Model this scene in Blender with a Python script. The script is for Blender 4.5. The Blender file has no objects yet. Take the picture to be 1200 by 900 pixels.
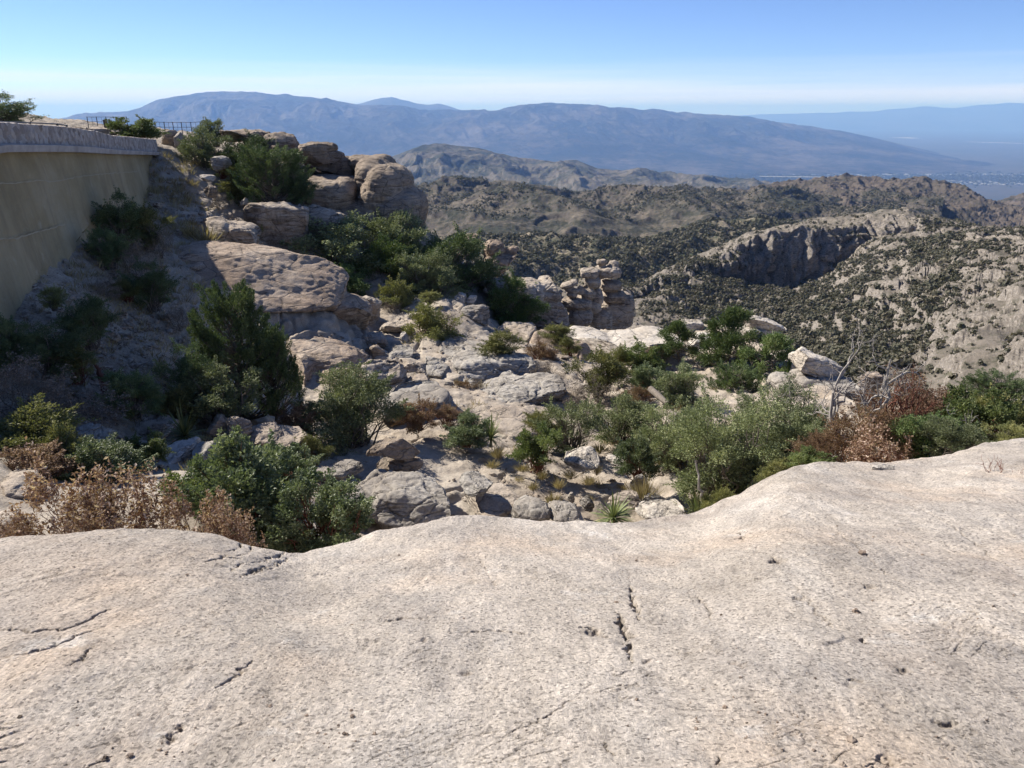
import bpy, math, random
import numpy as np
from mathutils import Matrix, Vector

S = bpy.context.scene
R = math.radians
F = 910.0                                   # focal length in pixels of the 1200x900 photograph
PITCH = math.atan(320 / F)
CP, SP = math.cos(PITCH), math.sin(PITCH)
SUN_AZ, SUN_EL = R(-55), R(39)              # azimuth from the view axis (+Y), negative = left

# ------------------------------------------------------------------ camera, sky, sun, exposure
cam = bpy.data.cameras.new("camera")
cam.sensor_width = 36; cam.lens = F / 1200 * 36
cam.clip_start = 0.1; cam.clip_end = 400000
co = bpy.data.objects.new("camera", cam); S.collection.objects.link(co)
co.rotation_euler = (R(90) - PITCH, 0, 0)
S.camera = co

W = bpy.data.worlds.new("World"); S.world = W; W.use_nodes = True
nt = W.node_tree; nt.nodes.clear()
wo = nt.nodes.new('ShaderNodeOutputWorld'); bg = nt.nodes.new('ShaderNodeBackground')
sky = nt.nodes.new('ShaderNodeTexSky'); sky.sky_type = 'NISHITA'; sky.sun_disc = False
sky.sun_elevation = SUN_EL; sky.sun_rotation = SUN_AZ
sky.altitude = 3000; sky.air_density = 0.8; sky.dust_density = 0.0; sky.ozone_density = 6.0
bg.inputs['Strength'].default_value = 0.084
# thin veil of high cloud low over the horizon: part of the sky itself, by elevation
tc = nt.nodes.new('ShaderNodeTexCoord'); sx = nt.nodes.new('ShaderNodeSeparateXYZ')
nt.links.new(tc.outputs['Generated'], sx.inputs[0])
mp = nt.nodes.new('ShaderNodeMapping'); mp.inputs['Scale'].default_value = (1.6, 1.6, 60)
nt.links.new(tc.outputs['Generated'], mp.inputs[0])
nz = nt.nodes.new('ShaderNodeTexNoise'); nz.inputs['Scale'].default_value = 1.6; nz.inputs['Detail'].default_value = 6
nt.links.new(mp.outputs[0], nz.inputs[0])
ma = nt.nodes.new('ShaderNodeMath'); ma.operation = 'MULTIPLY_ADD'; ma.inputs[1].default_value = 0.050; ma.inputs[2].default_value = -0.025
nt.links.new(nz.outputs[0], ma.inputs[0])
ad = nt.nodes.new('ShaderNodeMath'); nt.links.new(sx.outputs[2], ad.inputs[0]); nt.links.new(ma.outputs[0], ad.inputs[1])
rp = nt.nodes.new('ShaderNodeValToRGB'); nt.links.new(ad.outputs[0], rp.inputs[0])
e = rp.color_ramp.elements
e[0].position = 0.0; e[0].color = (.92,) * 3 + (1,)
e[1].position = 0.056; e[1].color = (0, 0, 0, 1)
for p_, c_ in ((.016, .86), (.027, .52), (.037, .20)):
    q = e.new(p_); q.color = (c_,) * 3 + (1,)
mx = nt.nodes.new('ShaderNodeMix'); mx.data_type = 'RGBA'
nt.links.new(rp.outputs[0], mx.inputs[0]); nt.links.new(sky.outputs[0], mx.inputs[6])
mx.inputs[7].default_value = (7.0, 7.5, 7.8, 1)
tn = nt.nodes.new('ShaderNodeMix'); tn.data_type = 'RGBA'; tn.blend_type = 'MULTIPLY'; tn.inputs[0].default_value = 1
nt.links.new(mx.outputs[2], tn.inputs[6]); tn.inputs[7].default_value = (1.03, .955, 1.03, 1)
nt.links.new(tn.outputs[2], bg.inputs[0]); nt.links.new(bg.outputs[0], wo.inputs[0])

sl = bpy.data.lights.new("sun", 'SUN'); sl.energy = 4.8; sl.angle = R(0.55); sl.color = (1.0, .93, .83)
so = bpy.data.objects.new("sun", sl); S.collection.objects.link(so)
tosun = Vector((math.sin(SUN_AZ) * math.cos(SUN_EL), math.cos(SUN_AZ) * math.cos(SUN_EL), math.sin(SUN_EL)))
so.rotation_euler = tosun.to_track_quat('Z', 'Y').to_euler()
S.view_settings.view_transform = 'Standard'; S.view_settings.look = 'None'
S.view_settings.exposure = 0.85; S.view_settings.gamma = 1.0
S.view_settings.use_curve_mapping = False
S.cycles.max_bounces = 5; S.cycles.diffuse_bounces = 3; S.cycles.transparent_max_bounces = 4
S.cycles.volume_bounces = 2
S.cycles.use_denoising = True

# ------------------------------------------------------------------ numpy noise
_rng = np.random.default_rng(7)
_perm = np.concatenate([_rng.permutation(256)] * 3).astype(np.int32)
_g = _rng.normal(size=(256, 3)); _g /= np.linalg.norm(_g, axis=1)[:, None]; _g = _g.astype(np.float32)

def pnoise(x, y, z):
    x = np.asarray(x, np.float32); y = np.asarray(y, np.float32); z = np.asarray(z, np.float32)
    x, y, z = np.broadcast_arrays(x, y, z)
    xi = np.floor(x); yi = np.floor(y); zi = np.floor(z)
    fx, fy, fz = x - xi, y - yi, z - zi
    X, Y, Z = xi.astype(np.int32) & 255, yi.astype(np.int32) & 255, zi.astype(np.int32) & 255
    ux, uy, uz = (t * t * t * (t * (t * 6 - 15) + 10) for t in (fx, fy, fz))
    def gd(i, j, k):
        g = _g[_perm[_perm[_perm[X + i] + Y + j] + Z + k]]
        return g[..., 0] * (fx - i) + g[..., 1] * (fy - j) + g[..., 2] * (fz - k)
    def L(a, b, t): return a + (b - a) * t
    return L(L(L(gd(0,0,0), gd(1,0,0), ux), L(gd(0,1,0), gd(1,1,0), ux), uy),
             L(L(gd(0,0,1), gd(1,0,1), ux), L(gd(0,1,1), gd(1,1,1), ux), uy), uz) * 1.5

def fbm(x, y, z=0.0, o=5, gain=.5, ridge=False):
    a, f, t = 1.0, 1.0, 0.0
    for i in range(o):
        n = pnoise(x * f + i * 17.3, y * f - i * 9.1, z * f + i * 3.7)
        if ridge: n = 1 - 2 * np.abs(n)
        t = t + a * n; a *= gain; f *= 2.03
    return t

def worley(x, y, z=None):
    """F1 and F2 - F1 of a cellular noise, for cracks between blocks."""
    z = np.zeros_like(x) if z is None else z
    xi, yi, zi = (np.floor(t).astype(np.int32) for t in (x, y, z))
    f1 = np.full(x.shape, 9.0, np.float32); f2 = f1.copy()
    for i in (-1, 0, 1):
        for j in (-1, 0, 1):
            for k in (-1, 0, 1):
                h = _perm[_perm[_perm[(xi + i) & 255] + ((yi + j) & 255)] + ((zi + k) & 255)]
                g = _g[h] * .5 + .5
                d = np.sqrt((xi + i + g[..., 0] - x) ** 2 + (yi + j + g[..., 1] - y) ** 2 + (zi + k + g[..., 2] - z) ** 2)
                f2 = np.minimum(f2, np.maximum(f1, d)); f1 = np.minimum(f1, d)
    return f1, f2 - f1

def sstep(a, b, x):
    t = np.clip((x - a) / (b - a), 0, 1); return t * t * (3 - 2 * t)

# ------------------------------------------------------------------ photograph geometry
def sr(u, v):
    """x/Y and z/Y of the ray through a photograph pixel."""
    a = (np.asarray(u, float) - 600) / F; b = -(np.asarray(v, float) - 450) / F
    dy = CP + b * SP
    return a / dy, (-SP + b * CP) / dy
def P(u, v, Y):
    s, r = sr(u, v)
    return np.stack([s * Y, np.ones_like(s) * Y, r * Y], -1)
def mpp(v, Y):
    """metres per photograph pixel across, at forward distance Y"""
    b = -(v - 450) / F
    return Y / (F * (CP + b * SP))

# ------------------------------------------------------------------ mesh helpers
def mesh_np(name, V, Fc, mat=None, smooth=True, attr=None):
    """V (n,3), Fc (m,k) of one face size"""
    V = np.ascontiguousarray(V, np.float32); Fc = np.ascontiguousarray(Fc, np.int32)
    me = bpy.data.meshes.new(name)
    n, k = len(Fc), Fc.shape[1]
    me.vertices.add(len(V)); me.vertices.foreach_set('co', V.ravel())
    me.loops.add(n * k); me.loops.foreach_set('vertex_index', Fc.ravel())
    me.polygons.add(n); me.polygons.foreach_set('loop_start', np.arange(0, n * k, k, dtype=np.int32))
    me.polygons.foreach_set('use_smooth', np.full(n, smooth))
    if attr is not None:
        for an, (dom, val) in attr.items():
            a = me.attributes.new(an, 'FLOAT', dom); a.data.foreach_set('value', np.ascontiguousarray(val, np.float32).ravel())
    me.update(calc_edges=True)
    if mat: me.materials.append(mat)
    return me
def grid_faces(nr, nc):
    i = np.arange(nr * nc).reshape(nr, nc)
    return np.stack([i[:-1, :-1], i[:-1, 1:], i[1:, 1:], i[1:, :-1]], -1).reshape(-1, 4)
def link(name, me, parent=None, loc=None):
    o = bpy.data.objects.new(name, me); S.collection.objects.link(o)
    if parent is not None: o.parent = parent
    if loc is not None: o.location = loc
    return o
def tag(o, label=None, cat=None, group=None, kind=None):
    if label: o['label'] = label
    if cat: o['category'] = cat
    if group: o['group'] = group
    if kind: o['kind'] = kind
    return o
def structure(name, me, label=None, cat=None):
    o = link(name, me); o['kind'] = 'structure'
    if label: o['label'] = label
    if cat: o['category'] = cat
    return o
def join_tubes(paths, sides=5):
    """paths: list of (points (n,3), radii (n,)) -> verts, quads"""
    Vs, Fs, off = [], [], 0
    for pts, rad in paths:
        pts = np.asarray(pts, float); rad = np.asarray(rad, float); n = len(pts)
        t = np.gradient(pts, axis=0); t /= np.linalg.norm(t, axis=1)[:, None] + 1e-9
        ref = np.array([1., 0, 0]) if abs(t[0, 0]) < .8 else np.array([0, 1., 0])
        a = np.cross(t, ref); a /= np.linalg.norm(a, axis=1)[:, None] + 1e-9
        b = np.cross(t, a)
        th = np.arange(sides) / sides * 2 * np.pi
        ring = pts[:, None] + rad[:, None, None] * (np.cos(th)[None, :, None] * a[:, None] + np.sin(th)[None, :, None] * b[:, None])
        Vs.append(ring.reshape(-1, 3))
        i = np.arange(n * sides).reshape(n, sides) + off
        j = np.roll(i, -1, axis=1)
        Fs.append(np.stack([i[:-1], j[:-1], j[1:], i[1:]], -1).reshape(-1, 4))
        off += n * sides
    return np.concatenate(Vs), np.concatenate(Fs)
def boxes(bl):
    """axis-aligned or rotated boxes: (centre, half sizes, rotation about z) -> verts, quads"""
    c = np.array([[-1,-1,-1],[1,-1,-1],[1,1,-1],[-1,1,-1],[-1,-1,1],[1,-1,1],[1,1,1],[-1,1,1]], float)
    q = np.array([[0,3,2,1],[4,5,6,7],[0,1,5,4],[1,2,6,5],[2,3,7,6],[3,0,4,7]])
    Vs, Fs = [], []
    for k, (ce, h, rz) in enumerate(bl):
        p = c * np.asarray(h); cs, sn = math.cos(rz), math.sin(rz)
        p = np.stack([p[:, 0] * cs - p[:, 1] * sn, p[:, 0] * sn + p[:, 1] * cs, p[:, 2]], -1) + np.asarray(ce)
        Vs.append(p); Fs.append(q + 8 * k)
    return np.concatenate(Vs), np.concatenate(Fs)

# ------------------------------------------------------------------ materials
class N:
    """small helper for building node materials"""
    def __init__(s, name):
        s.m = bpy.data.materials.new(name); s.m.use_nodes = True
        s.t = s.m.node_tree; s.t.nodes.clear()
        s.out = s.add('ShaderNodeOutputMaterial')
    def add(s, ty, **kw):
        n = s.t.nodes.new(ty)
        for k, v in kw.items(): setattr(n, k, v)
        return n
    def ln(s, a, b): s.t.links.new(a, b)
    def noise(s, co, scale, detail=5, rough=.6, w=0):
        n = s.add('ShaderNodeTexNoise'); n.inputs['Scale'].default_value = scale
        n.inputs['Detail'].default_value = detail; n.inputs['Roughness'].default_value = rough
        s.ln(co, n.inputs[0]); return n.outputs[0]
    def ramp(s, f, stops, interp='LINEAR'):
        n = s.add('ShaderNodeValToRGB'); s.ln(f, n.inputs[0]); e = n.color_ramp.elements
        n.color_ramp.interpolation = interp
        e[0].position, e[1].position = stops[0][0], stops[-1][0]
        def c4(c): return (c, c, c, 1) if isinstance(c, (int, float)) else tuple(c) + (1,)
        e[0].color = c4(stops[0][1]); e[1].color = c4(stops[-1][1])
        for p_, c_ in stops[1:-1]:
            q_ = e.new(p_); q_.color = c4(c_)
        return n.outputs[0]
    def mix(s, f, a, b, mode='MIX'):
        n = s.add('ShaderNodeMix', data_type='RGBA', blend_type=mode)
        for i, v in ((0, f), (6, a), (7, b)):
            if isinstance(v, (int, float)): n.inputs[i].default_value = v if i == 0 else (v, v, v, 1)
            elif isinstance(v, tuple): n.inputs[i].default_value = v + (1,)
            else: s.ln(v, n.inputs[i])
        return n.outputs[2]
    def math(s, op, a, b=0.0, c=None):
        n = s.add('ShaderNodeMath', operation=op)
        for i, v in enumerate((a, b, c)):
            if v is None: continue
            if isinstance(v, (int, float)): n.inputs[i].default_value = v
            else: s.ln(v, n.inputs[i])
        return n.outputs[0]
    def coord(s, scale=(1, 1, 1), rot=(0, 0, 0), geo=False):
        if geo:
            o = s.add('ShaderNodeNewGeometry').outputs['Position']
        else:
            o = s.add('ShaderNodeTexCoord').outputs['Object']
        m = s.add('ShaderNodeMapping'); m.inputs['Scale'].default_value = scale; m.inputs['Rotation'].default_value = rot
        s.ln(o, m.inputs[0]); return m.outputs[0]
    def bump(s, h, dist, strength=1.0, nrm=None):
        n = s.add('ShaderNodeBump'); n.inputs['Distance'].default_value = dist; n.inputs['Strength'].default_value = strength
        s.ln(h, n.inputs['Height'])
        if nrm is not None: s.ln(nrm, n.inputs['Normal'])
        return n.outputs[0]
    def finish(s, col, rough=.85, nrm=None, spec=.25):
        p = s.add('ShaderNodeBsdfPrincipled')
        if isinstance(col, tuple): p.inputs['Base Color'].default_value = col + (1,)
        else: s.ln(col, p.inputs['Base Color'])
        p.inputs['Roughness'].default_value = rough; p.inputs['Specular IOR Level'].default_value = spec
        if nrm is not None: s.ln(nrm, p.inputs['Normal'])
        s.ln(p.outputs[0], s.out.inputs[0]); return s.m

def granite(name, c_light, c_mid, c_dark, scale=1.0, stain=.5, grain=1.0, strata=(1, 1, 3.5), bumpd=.05):
    n = N(name); g = n.coord(geo=True); gs = n.coord(strata, (R(8), R(5), R(20)), geo=True)
    big = n.noise(g, .33 * scale, 6, .62)
    col = n.ramp(big, [(.32, c_dark), (.46, c_mid), (.62, c_light)])
    md = n.noise(gs, 1.6 * scale, 8, .68)
    col = n.mix(n.ramp(md, [(.35, .55), (.6, 0.0)]), col, c_dark)
    st = n.noise(g, .9 * scale, 9, .72)
    col = n.mix(n.ramp(st, [(.56, 0.0), (.68, stain)]), col, (.10, .095, .09))
    li = n.noise(g, 2.3 * scale, 7, .7)
    col = n.mix(n.ramp(li, [(.60, 0.0), (.70, .5)]), col, tuple(min(1, c * 1.18) for c in c_light))
    gr = n.noise(g, 22 * scale, 6, .75)
    col = n.mix(1.0, col, n.ramp(gr, [(.30, .62), (.5, 1.0), (.7, 1.18)]), 'MULTIPLY')
    fl = n.noise(gs, 5.5 * scale, 9, .72)
    h = n.math('ADD', n.math('MULTIPLY', fl, 1.0), n.math('MULTIPLY', gr, .22 * grain))
    vo = n.add('ShaderNodeTexVoronoi', feature='DISTANCE_TO_EDGE'); vo.inputs['Scale'].default_value = .8 * scale
    wp = n.mix(.25, gs, n.add('ShaderNodeTexNoise').outputs[1])
    n.ln(wp, vo.inputs['Vector'])
    cr = n.ramp(vo.outputs[0], [(.0, 0.0), (.035, 1.0)])
    h = n.math('ADD', h, n.math('MULTIPLY', cr, .35))
    gn = n.add('ShaderNodeNewGeometry'); sp = n.add('ShaderNodeSeparateXYZ'); n.ln(gn.outputs['True Normal'], sp.inputs[0])
    stp = n.ramp(sp.outputs[2], [(.05, 1.0), (.55, 0.0)])           # water varnish runs down steep faces
    vs = n.noise(n.coord((2.2, 2.2, .16), geo=True), 1.0 * scale, 6, .65)
    col = n.mix(n.math('MULTIPLY', stp, n.ramp(vs, [(.47, 0.0), (.60, .7)])), col, (.115, .095, .08))
    bed = n.noise(n.coord((.35, .35, 5.5), (R(8), R(6), R(15)), geo=True), 1.1 * scale, 5, .6)
    bl = n.ramp(n.math('ABSOLUTE', n.math('SUBTRACT', bed, .5)), [(.0, 0.0), (.022, 1.0)])
    bm = n.ramp(n.noise(g, .8 * scale, 4), [(.42, 1.0), (.58, 0.0)]); bl = n.math('MAXIMUM', bl, bm)
    h = n.math('ADD', h, n.math('MULTIPLY', bl, .45))
    col = n.mix(1.0, col, n.ramp(bl, [(.0, .55), (1.0, 1.0)]), 'MULTIPLY')
    col = n.mix(1.0, col, n.ramp(vo.outputs[0], [(.0, .5), (.022, 1.0)]), 'MULTIPLY')
    return n.finish(col, .88, n.bump(h, bumpd, 1.0), .2)

M = {}
M['granite'] = granite('granite', (.50, .44, .37), (.42, .355, .29), (.29, .235, .185))
M['granite_grey'] = granite('granite_grey', (.45, .425, .385), (.37, .34, .30), (.25, .22, .19), stain=.65)
M['granite_brown'] = granite('granite_brown', (.40, .33, .26), (.30, .24, .185), (.185, .145, .11), stain=.55)
M['granite_pale'] = granite('granite_pale', (.62, .575, .515), (.56, .51, .445), (.42, .365, .30), stain=.2)
M['granite_pink'] = granite('granite_pink', (.47, .39, .315), (.40, .315, .245), (.27, .20, .15), stain=.4)
# ------------------------------------------------------------------ far country: valley, ranges, ridges (all at true distance)
def smooth1(a, k):
    if k <= 0: return a
    w = np.exp(-np.linspace(-2, 2, 2 * k + 1) ** 2); w /= w.sum()
    return np.convolve(np.pad(a, k, mode='edge'), w, 'valid')

def loft_grid(lines, us, rows, sm=4, pw=None):
    """lines: polylines of (u, v, Y) from near to far; rows: rows per segment"""
    pts = []
    for ln_ in lines:
        ln_ = np.array(ln_, float)
        v = np.interp(us, ln_[:, 0], ln_[:, 1]); y = np.interp(us, ln_[:, 0], ln_[:, 2])
        v, y = smooth1(v, sm), smooth1(y, sm)
        pts.append(P(us, v, y))
    out, tt = [], []
    for k in range(len(pts) - 1):
        n = rows[k]
        for t in np.linspace(0, 1, n, endpoint=(k == len(pts) - 2)):
            out.append(pts[k] * (1 - t) + pts[k + 1] * t); tt.append(k + t)
    return np.array(out), np.array(tt)

def hill_material(name, soil, soil2, veg, rockc, s_veg, veg_lo, veg_hi, steep=(.55, .8), bscale=1.0, bdist=1.0):
    n = N(name); g = n.coord(geo=True)
    a = n.noise(g, s_veg * .12, 6, .6); b = n.noise(g, s_veg, 6, .72)
    col = n.mix(n.ramp(a, [(.38, 0.0), (.62, 1.0)]), soil, soil2)
    f = n.math('ADD', n.math('MULTIPLY', a, .5), n.math('MULTIPLY', b, .5))
    col = n.mix(n.ramp(f, [(veg_lo, 0.0), (veg_hi, 1.0)]), col, veg)
    gn = n.add('ShaderNodeNewGeometry'); sp = n.add('ShaderNodeSeparateXYZ'); n.ln(gn.outputs['True Normal'], sp.inputs[0])
    rk = n.mix(n.ramp(n.noise(n.coord((1, 1, 3), geo=True), s_veg * .8, 6, .7), [(.35, 0.0), (.65, 1.0)]), tuple(c * .55 for c in rockc), rockc)
    col = n.mix(n.ramp(sp.outputs[2], [(steep[0], 1.0), (steep[1], 0.0)]), col, rk)
    return n.finish(col, .95, n.bump(n.noise(g, s_veg * bscale, 7, .75), bdist, 1.0), .1)

ZV = -1250.0
# valley floor: one sheet to the horizon
vm = N('valley_ground'); g = vm.coord(geo=True)
va = vm.noise(g, .00045, 6, .6); vb = vm.noise(g, .004, 7, .75)
vc = vm.mix(vm.ramp(va, [(.4, 0.0), (.6, 1.0)]), (.085, .076, .066), (.06, .06, .053))
vc = vm.mix(vm.ramp(vb, [(.5, 0.0), (.62, .8)]), vc, (.032, .042, .032))
M['valley'] = vm.finish(vc, .95, None, .1)
xs = np.linspace(-110000, 110000, 60); ys = np.concatenate([np.linspace(-3000, 30000, 40), np.linspace(34000, 120000, 30)])
X, Y_ = np.meshgrid(xs, ys)
structure('valley_ground', mesh_np('valley_ground', np.stack([X, Y_, np.full_like(X, ZV)], -1).reshape(-1, 3), grid_faces(len(ys), len(xs)), M['valley']),
          'pale desert valley floor stretching to the horizon', 'ground')

def range_mesh(name, lines, rows, u0, u1, nu, mat, label, disp, sm=4):
    us = np.linspace(u0, u1, nu)
    G, t = loft_grid(lines, us, rows, sm)
    G = disp(G, t)
    o = structure(name, mesh_np(name, G.reshape(-1, 3), grid_faces(*G.shape[:2]), mat), label, 'mountain')
    return o, G, t

def base_line(z, Y, us=(-300, 1500)):
    """a level line at height z and distance Y, written as photograph pixels"""
    r = z / Y; b = (r * CP + SP) / (CP - r * SP)
    return [(us[0], 450 - F * b, Y), (us[1], 450 - F * b, Y)]

# far blue ranges beyond the valley on the right
M['range_far'] = hill_material('range_far', (.08, .07, .065), (.06, .055, .05), (.03, .032, .03), (.09, .08, .075), .002, .5, .6, bdist=60)
def d_far(G, t):
    w = np.clip(1 - abs(t - 1), 0, 1)[:, None]
    G[..., 2] += fbm(G[..., 0] / 5000, G[..., 1] / 5000, 3, 5, .5, True) * 120 * np.minimum(t, 1)[:, None] * .8
    return G
range_mesh('mountain_range', [base_line(ZV - 40, 56000), [(-300, 139, 66000), (300, 140, 66000), (800, 139, 66000), (850, 138, 66000), (900, 135, 66000), (960, 134, 66000), (1020, 132, 66000), (1060, 129, 66000), (1085, 126, 66000), (1110, 128, 66000), (1150, 125, 66000), (1175, 123, 66000), (1200, 122, 66000), (1260, 124, 66000), (1500, 130, 66000)], base_line(ZV - 40, 78000)],
           (26, 20), -300, 1500, 420, M['range_far'], 'faint low blue mountain range at the far edge of the valley', d_far, 3)
# distant peak behind the long ridge
M['range_peak'] = hill_material('range_peak', (.08, .07, .06), (.06, .055, .05), (.03, .032, .03), (.09, .08, .07), .003, .45, .6, bdist=50)
range_mesh('mountain_peak', [base_line(-300, 31000), [(330, 150, 36000), (400, 128, 36000), (430, 120, 36000), (447, 115.5, 36000), (459, 114, 36000), (472, 118, 36000), (487, 122, 36000), (500, 124, 36000), (513, 122.5, 36000), (524, 125, 36000), (545, 131, 36000), (640, 150, 36000)], base_line(-300, 41000)],
           (40, 20), 330, 640, 240, M['range_peak'], 'distant blue pointed peak showing behind the long mountain ridge', lambda G, t: np.concatenate([G[..., :2], (G[..., 2] + fbm(G[..., 0] / 1500, G[..., 1] / 1500, 3, 5, .5, True) * 30)[..., None]], -1), 1)
# the long mountain across the valley
M['range_main'] = hill_material('range_main', (.125, .105, .09), (.058, .052, .046), (.018, .022, .019), (.15, .13, .112), .0045, .40, .56, steep=(.62, .85), bdist=90)
def d_main(G, t):
    t = t[:, None]
    w = np.sin(np.clip(t / 2, 0, 1) * np.pi) ** .7 * np.where(t > 2, 1, 1)
    x, y = G[..., 0], G[..., 1]
    wx = x + 900 * fbm(x / 4000, y / 4000, 9, 3)
    w = w * np.clip((G[..., 2] - ZV) / 1000, .08, 1)
    rg = fbm(wx / 2200 + y / 9000, y / 6500, 1, 6, .52, True)
    G[..., 2] += rg * 330 * w + fbm(x / 900, y / 900, 5, 5, .55, True) * (50 * w + 12 * np.clip((G[..., 2] - ZV) / 1000, 0, 1))
    return G
crest = [(-60, 160), (70, 141), (85, 139), (100, 135), (125, 134), (150, 131), (170, 125), (185, 119), (210, 114), (235, 110), (262, 108), (300, 109.5), (325, 111.5), (335, 110), (345, 113), (370, 116), (395, 119), (420, 123.5), (445, 124), (470, 127), (500, 130), (550, 130.5), (580, 130), (600, 126.5), (620, 123.5), (641, 121.5), (665, 124), (700, 125.5), (715, 128), (722, 126), (740, 128), (752, 130.5), (765, 129.5), (790, 133), (820, 134), (850, 137), (880, 141), (915, 146), (950, 150), (985, 154), (1020, 161), (1060, 170), (1100, 179), (1150, 190), (1200, 199), (1500, 216)]
main_lines = [[(-60, 214, 15500), (700, 212, 15500), (900, 208, 16200), (1050, 204, 16800), (1200, 202, 17500), (1500, 212, 17500)],
              [(-60, 196, 19000), (400, 190, 19000), (700, 186, 19000), (900, 182, 20000), (1050, 184, 20500), (1200, 195, 21000), (1500, 214, 19000)],
              [(u, v, 26000) for u, v in crest],
              [(u, v + 40, 31000) for u, v in crest]]
range_mesh('mountain', main_lines, (60, 190, 20), -60, 1400, 1100, M['range_main'], 'long blue mountain ridge across the valley under the pale sky', d_main, 2)

# rounded hill in the middle distance
M['hill_round'] = hill_material('hill_round', (.15, .13, .10), (.095, .09, .07), (.035, .042, .032), (.17, .15, .125), .022, .44, .58, steep=(.6, .8), bdist=14)
def d_round(G, t):
    t = t[:, None]; w = np.sin(np.clip(t / 2, 0, 1) * np.pi) ** .6
    x, y = G[..., 0], G[..., 1]
    wx = x + 200 * fbm(x / 900, y / 900, 9, 3)
    G[..., 2] += fbm(wx / 520, y / 1500, 1, 6, .52, True) * 70 * w + fbm(x / 150, y / 150, 5, 4, .5, True) * (9 * w + 3)
    return G
rc = [(330, 235), (400, 218), (430, 206), (450, 191), (470, 181), (490, 174), (512, 170.5), (540, 172), (565, 176), (580, 181), (600, 186), (625, 188), (650, 192), (665, 189), (680, 191), (700, 198), (730, 203), (760, 203), (790, 209), (840, 213), (880, 219), (930, 228), (1000, 240), (1100, 250)]
range_mesh('hill', [[(330, 262, 4300), (1100, 262, 4300)], [(u, v * .45 + 135, 6000) for u, v in rc], [(u, v, 7400) for u, v in rc], [(u, v + 50, 9500) for u, v in rc]],
           (60, 110, 14), 330, 1100, 620, M['hill_round'], 'rounded bare hill with spurs in the middle distance', d_round, 3)

# rocky hill on the right, a low hill at the right edge, a dark mesa, rolling scrub country
M['hill_rocky'] = hill_material('hill_rocky', (.150, .122, .098), (.112, .094, .076), (.04, .043, .032), (.125, .107, .092), .05, .45, .60, steep=(.62, .84), bdist=6)
def d_rocky(G, t, amp=1.0):
    t = t[:, None]; w = np.sin(np.clip(t / 3, 0, 1) * np.pi) ** .5
    x, y = G[..., 0], G[..., 1]
    G[..., 2] += amp * (fbm(x / 170, y / 420, 1, 6, .55, True) * 17 * w + fbm(x / 45, y / 60, 5, 5, .6, True) * (5.5 * w + 2.0))
    return G
kc = [(760, 262), (800, 243), (825, 239), (835, 241), (850, 233), (862, 229), (875, 231), (892, 224), (905, 221), (925, 217), (945, 219), (965, 217), (990, 214.5), (1020, 216), (1050, 217), (1080, 217), (1090, 221), (1105, 220), (1112, 225), (1130, 228), (1145, 236), (1152, 242), (1170, 247), (1200, 256), (1300, 275)]
range_mesh('hill', [[(760, 320, 1500), (1300, 320, 1500)], [(u, v * .4 + 162, 1950) for u, v in kc], [(u, v + 5, 2420) for u, v in kc], [(u, v, 2500) for u, v in kc], [(u, v + 60, 3600) for u, v in kc]],
           (60, 110, 30, 12), 760, 1300, 560, M['hill_rocky'], 'rocky brown hill with broken cliffs along its crest before the valley', d_rocky, 1)
range_mesh('hill', [[(1090, 300, 2300), (1400, 300, 2300)], [(1090, 268, 3000), (1140, 251, 3000), (1165, 243, 3000), (1185, 237, 3000), (1210, 234, 3000), (1260, 230, 3000), (1400, 236, 3000)], [(1090, 320, 4000), (1400, 290, 4000)]],
           (50, 14), 1090, 1400, 260, M['hill_rocky'], 'low brown hill at the right edge in front of the valley town', lambda G, t: d_rocky(G, t * 1.5, .7), 3)
M['mesa'] = hill_material('mesa', (.23, .19, .14), (.17, .15, .11), (.05, .058, .04), (.20, .17, .14), .04, .42, .58, steep=(.6, .85), bdist=6)
range_mesh('hill', [[(640, 300, 2300), (840, 300, 2300)], [(640, 262, 2900), (700, 246, 3300), (760, 243, 3300), (800, 244, 3300), (840, 262, 2900)], [(640, 250, 3000), (672, 233, 3360), (700, 229, 3360), (715, 227, 3360), (750, 226, 3360), (770, 228, 3360), (782, 233, 3360), (795, 240, 3300), (840, 255, 3000)], [(640, 275, 4200), (840, 275, 4200)]],
           (30, 40, 14), 640, 840, 300, M['mesa'], 'small dark flat-topped mesa in front of the rounded hill', lambda G, t: d_rocky(G, t, .8), 1)
M['scrub_hills'] = hill_material('scrub_hills', (.175, .148, .115), (.115, .10, .08), (.04, .044, .032), (.135, .118, .10), .11, .40, .56, steep=(.6, .82), bdist=3)
def d_scrub(G, t):
    t = t[:, None]; w = np.sin(np.clip(t / 4, 0.03, 1) * np.pi) ** .5
    x, y = G[..., 0], G[..., 1]
    hh = G[..., 2] + fbm(x / 330, y / 420, 1, 5, .45, True) * 40 * w * sstep(4, 3.2, t) + 12 * fbm(x / 90, y / 120, 22, 3)
    q_ = hh / 15; f_ = q_ - np.floor(q_)
    G[..., 2] += (np.floor(q_) + sstep(.35, .65, f_) - q_) * 15 * .75 * w * sstep(-.1, .3, fbm(x / 160, y / 200, 23, 3))
    G[..., 2] += fbm(x / 330, y / 420, 1, 5, .45, True) * 40 * w * sstep(4, 3.2, t) + fbm(x / 60, y / 70, 5, 4, .5, True) * (5.5 * w + 1.0)
    return G
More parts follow.
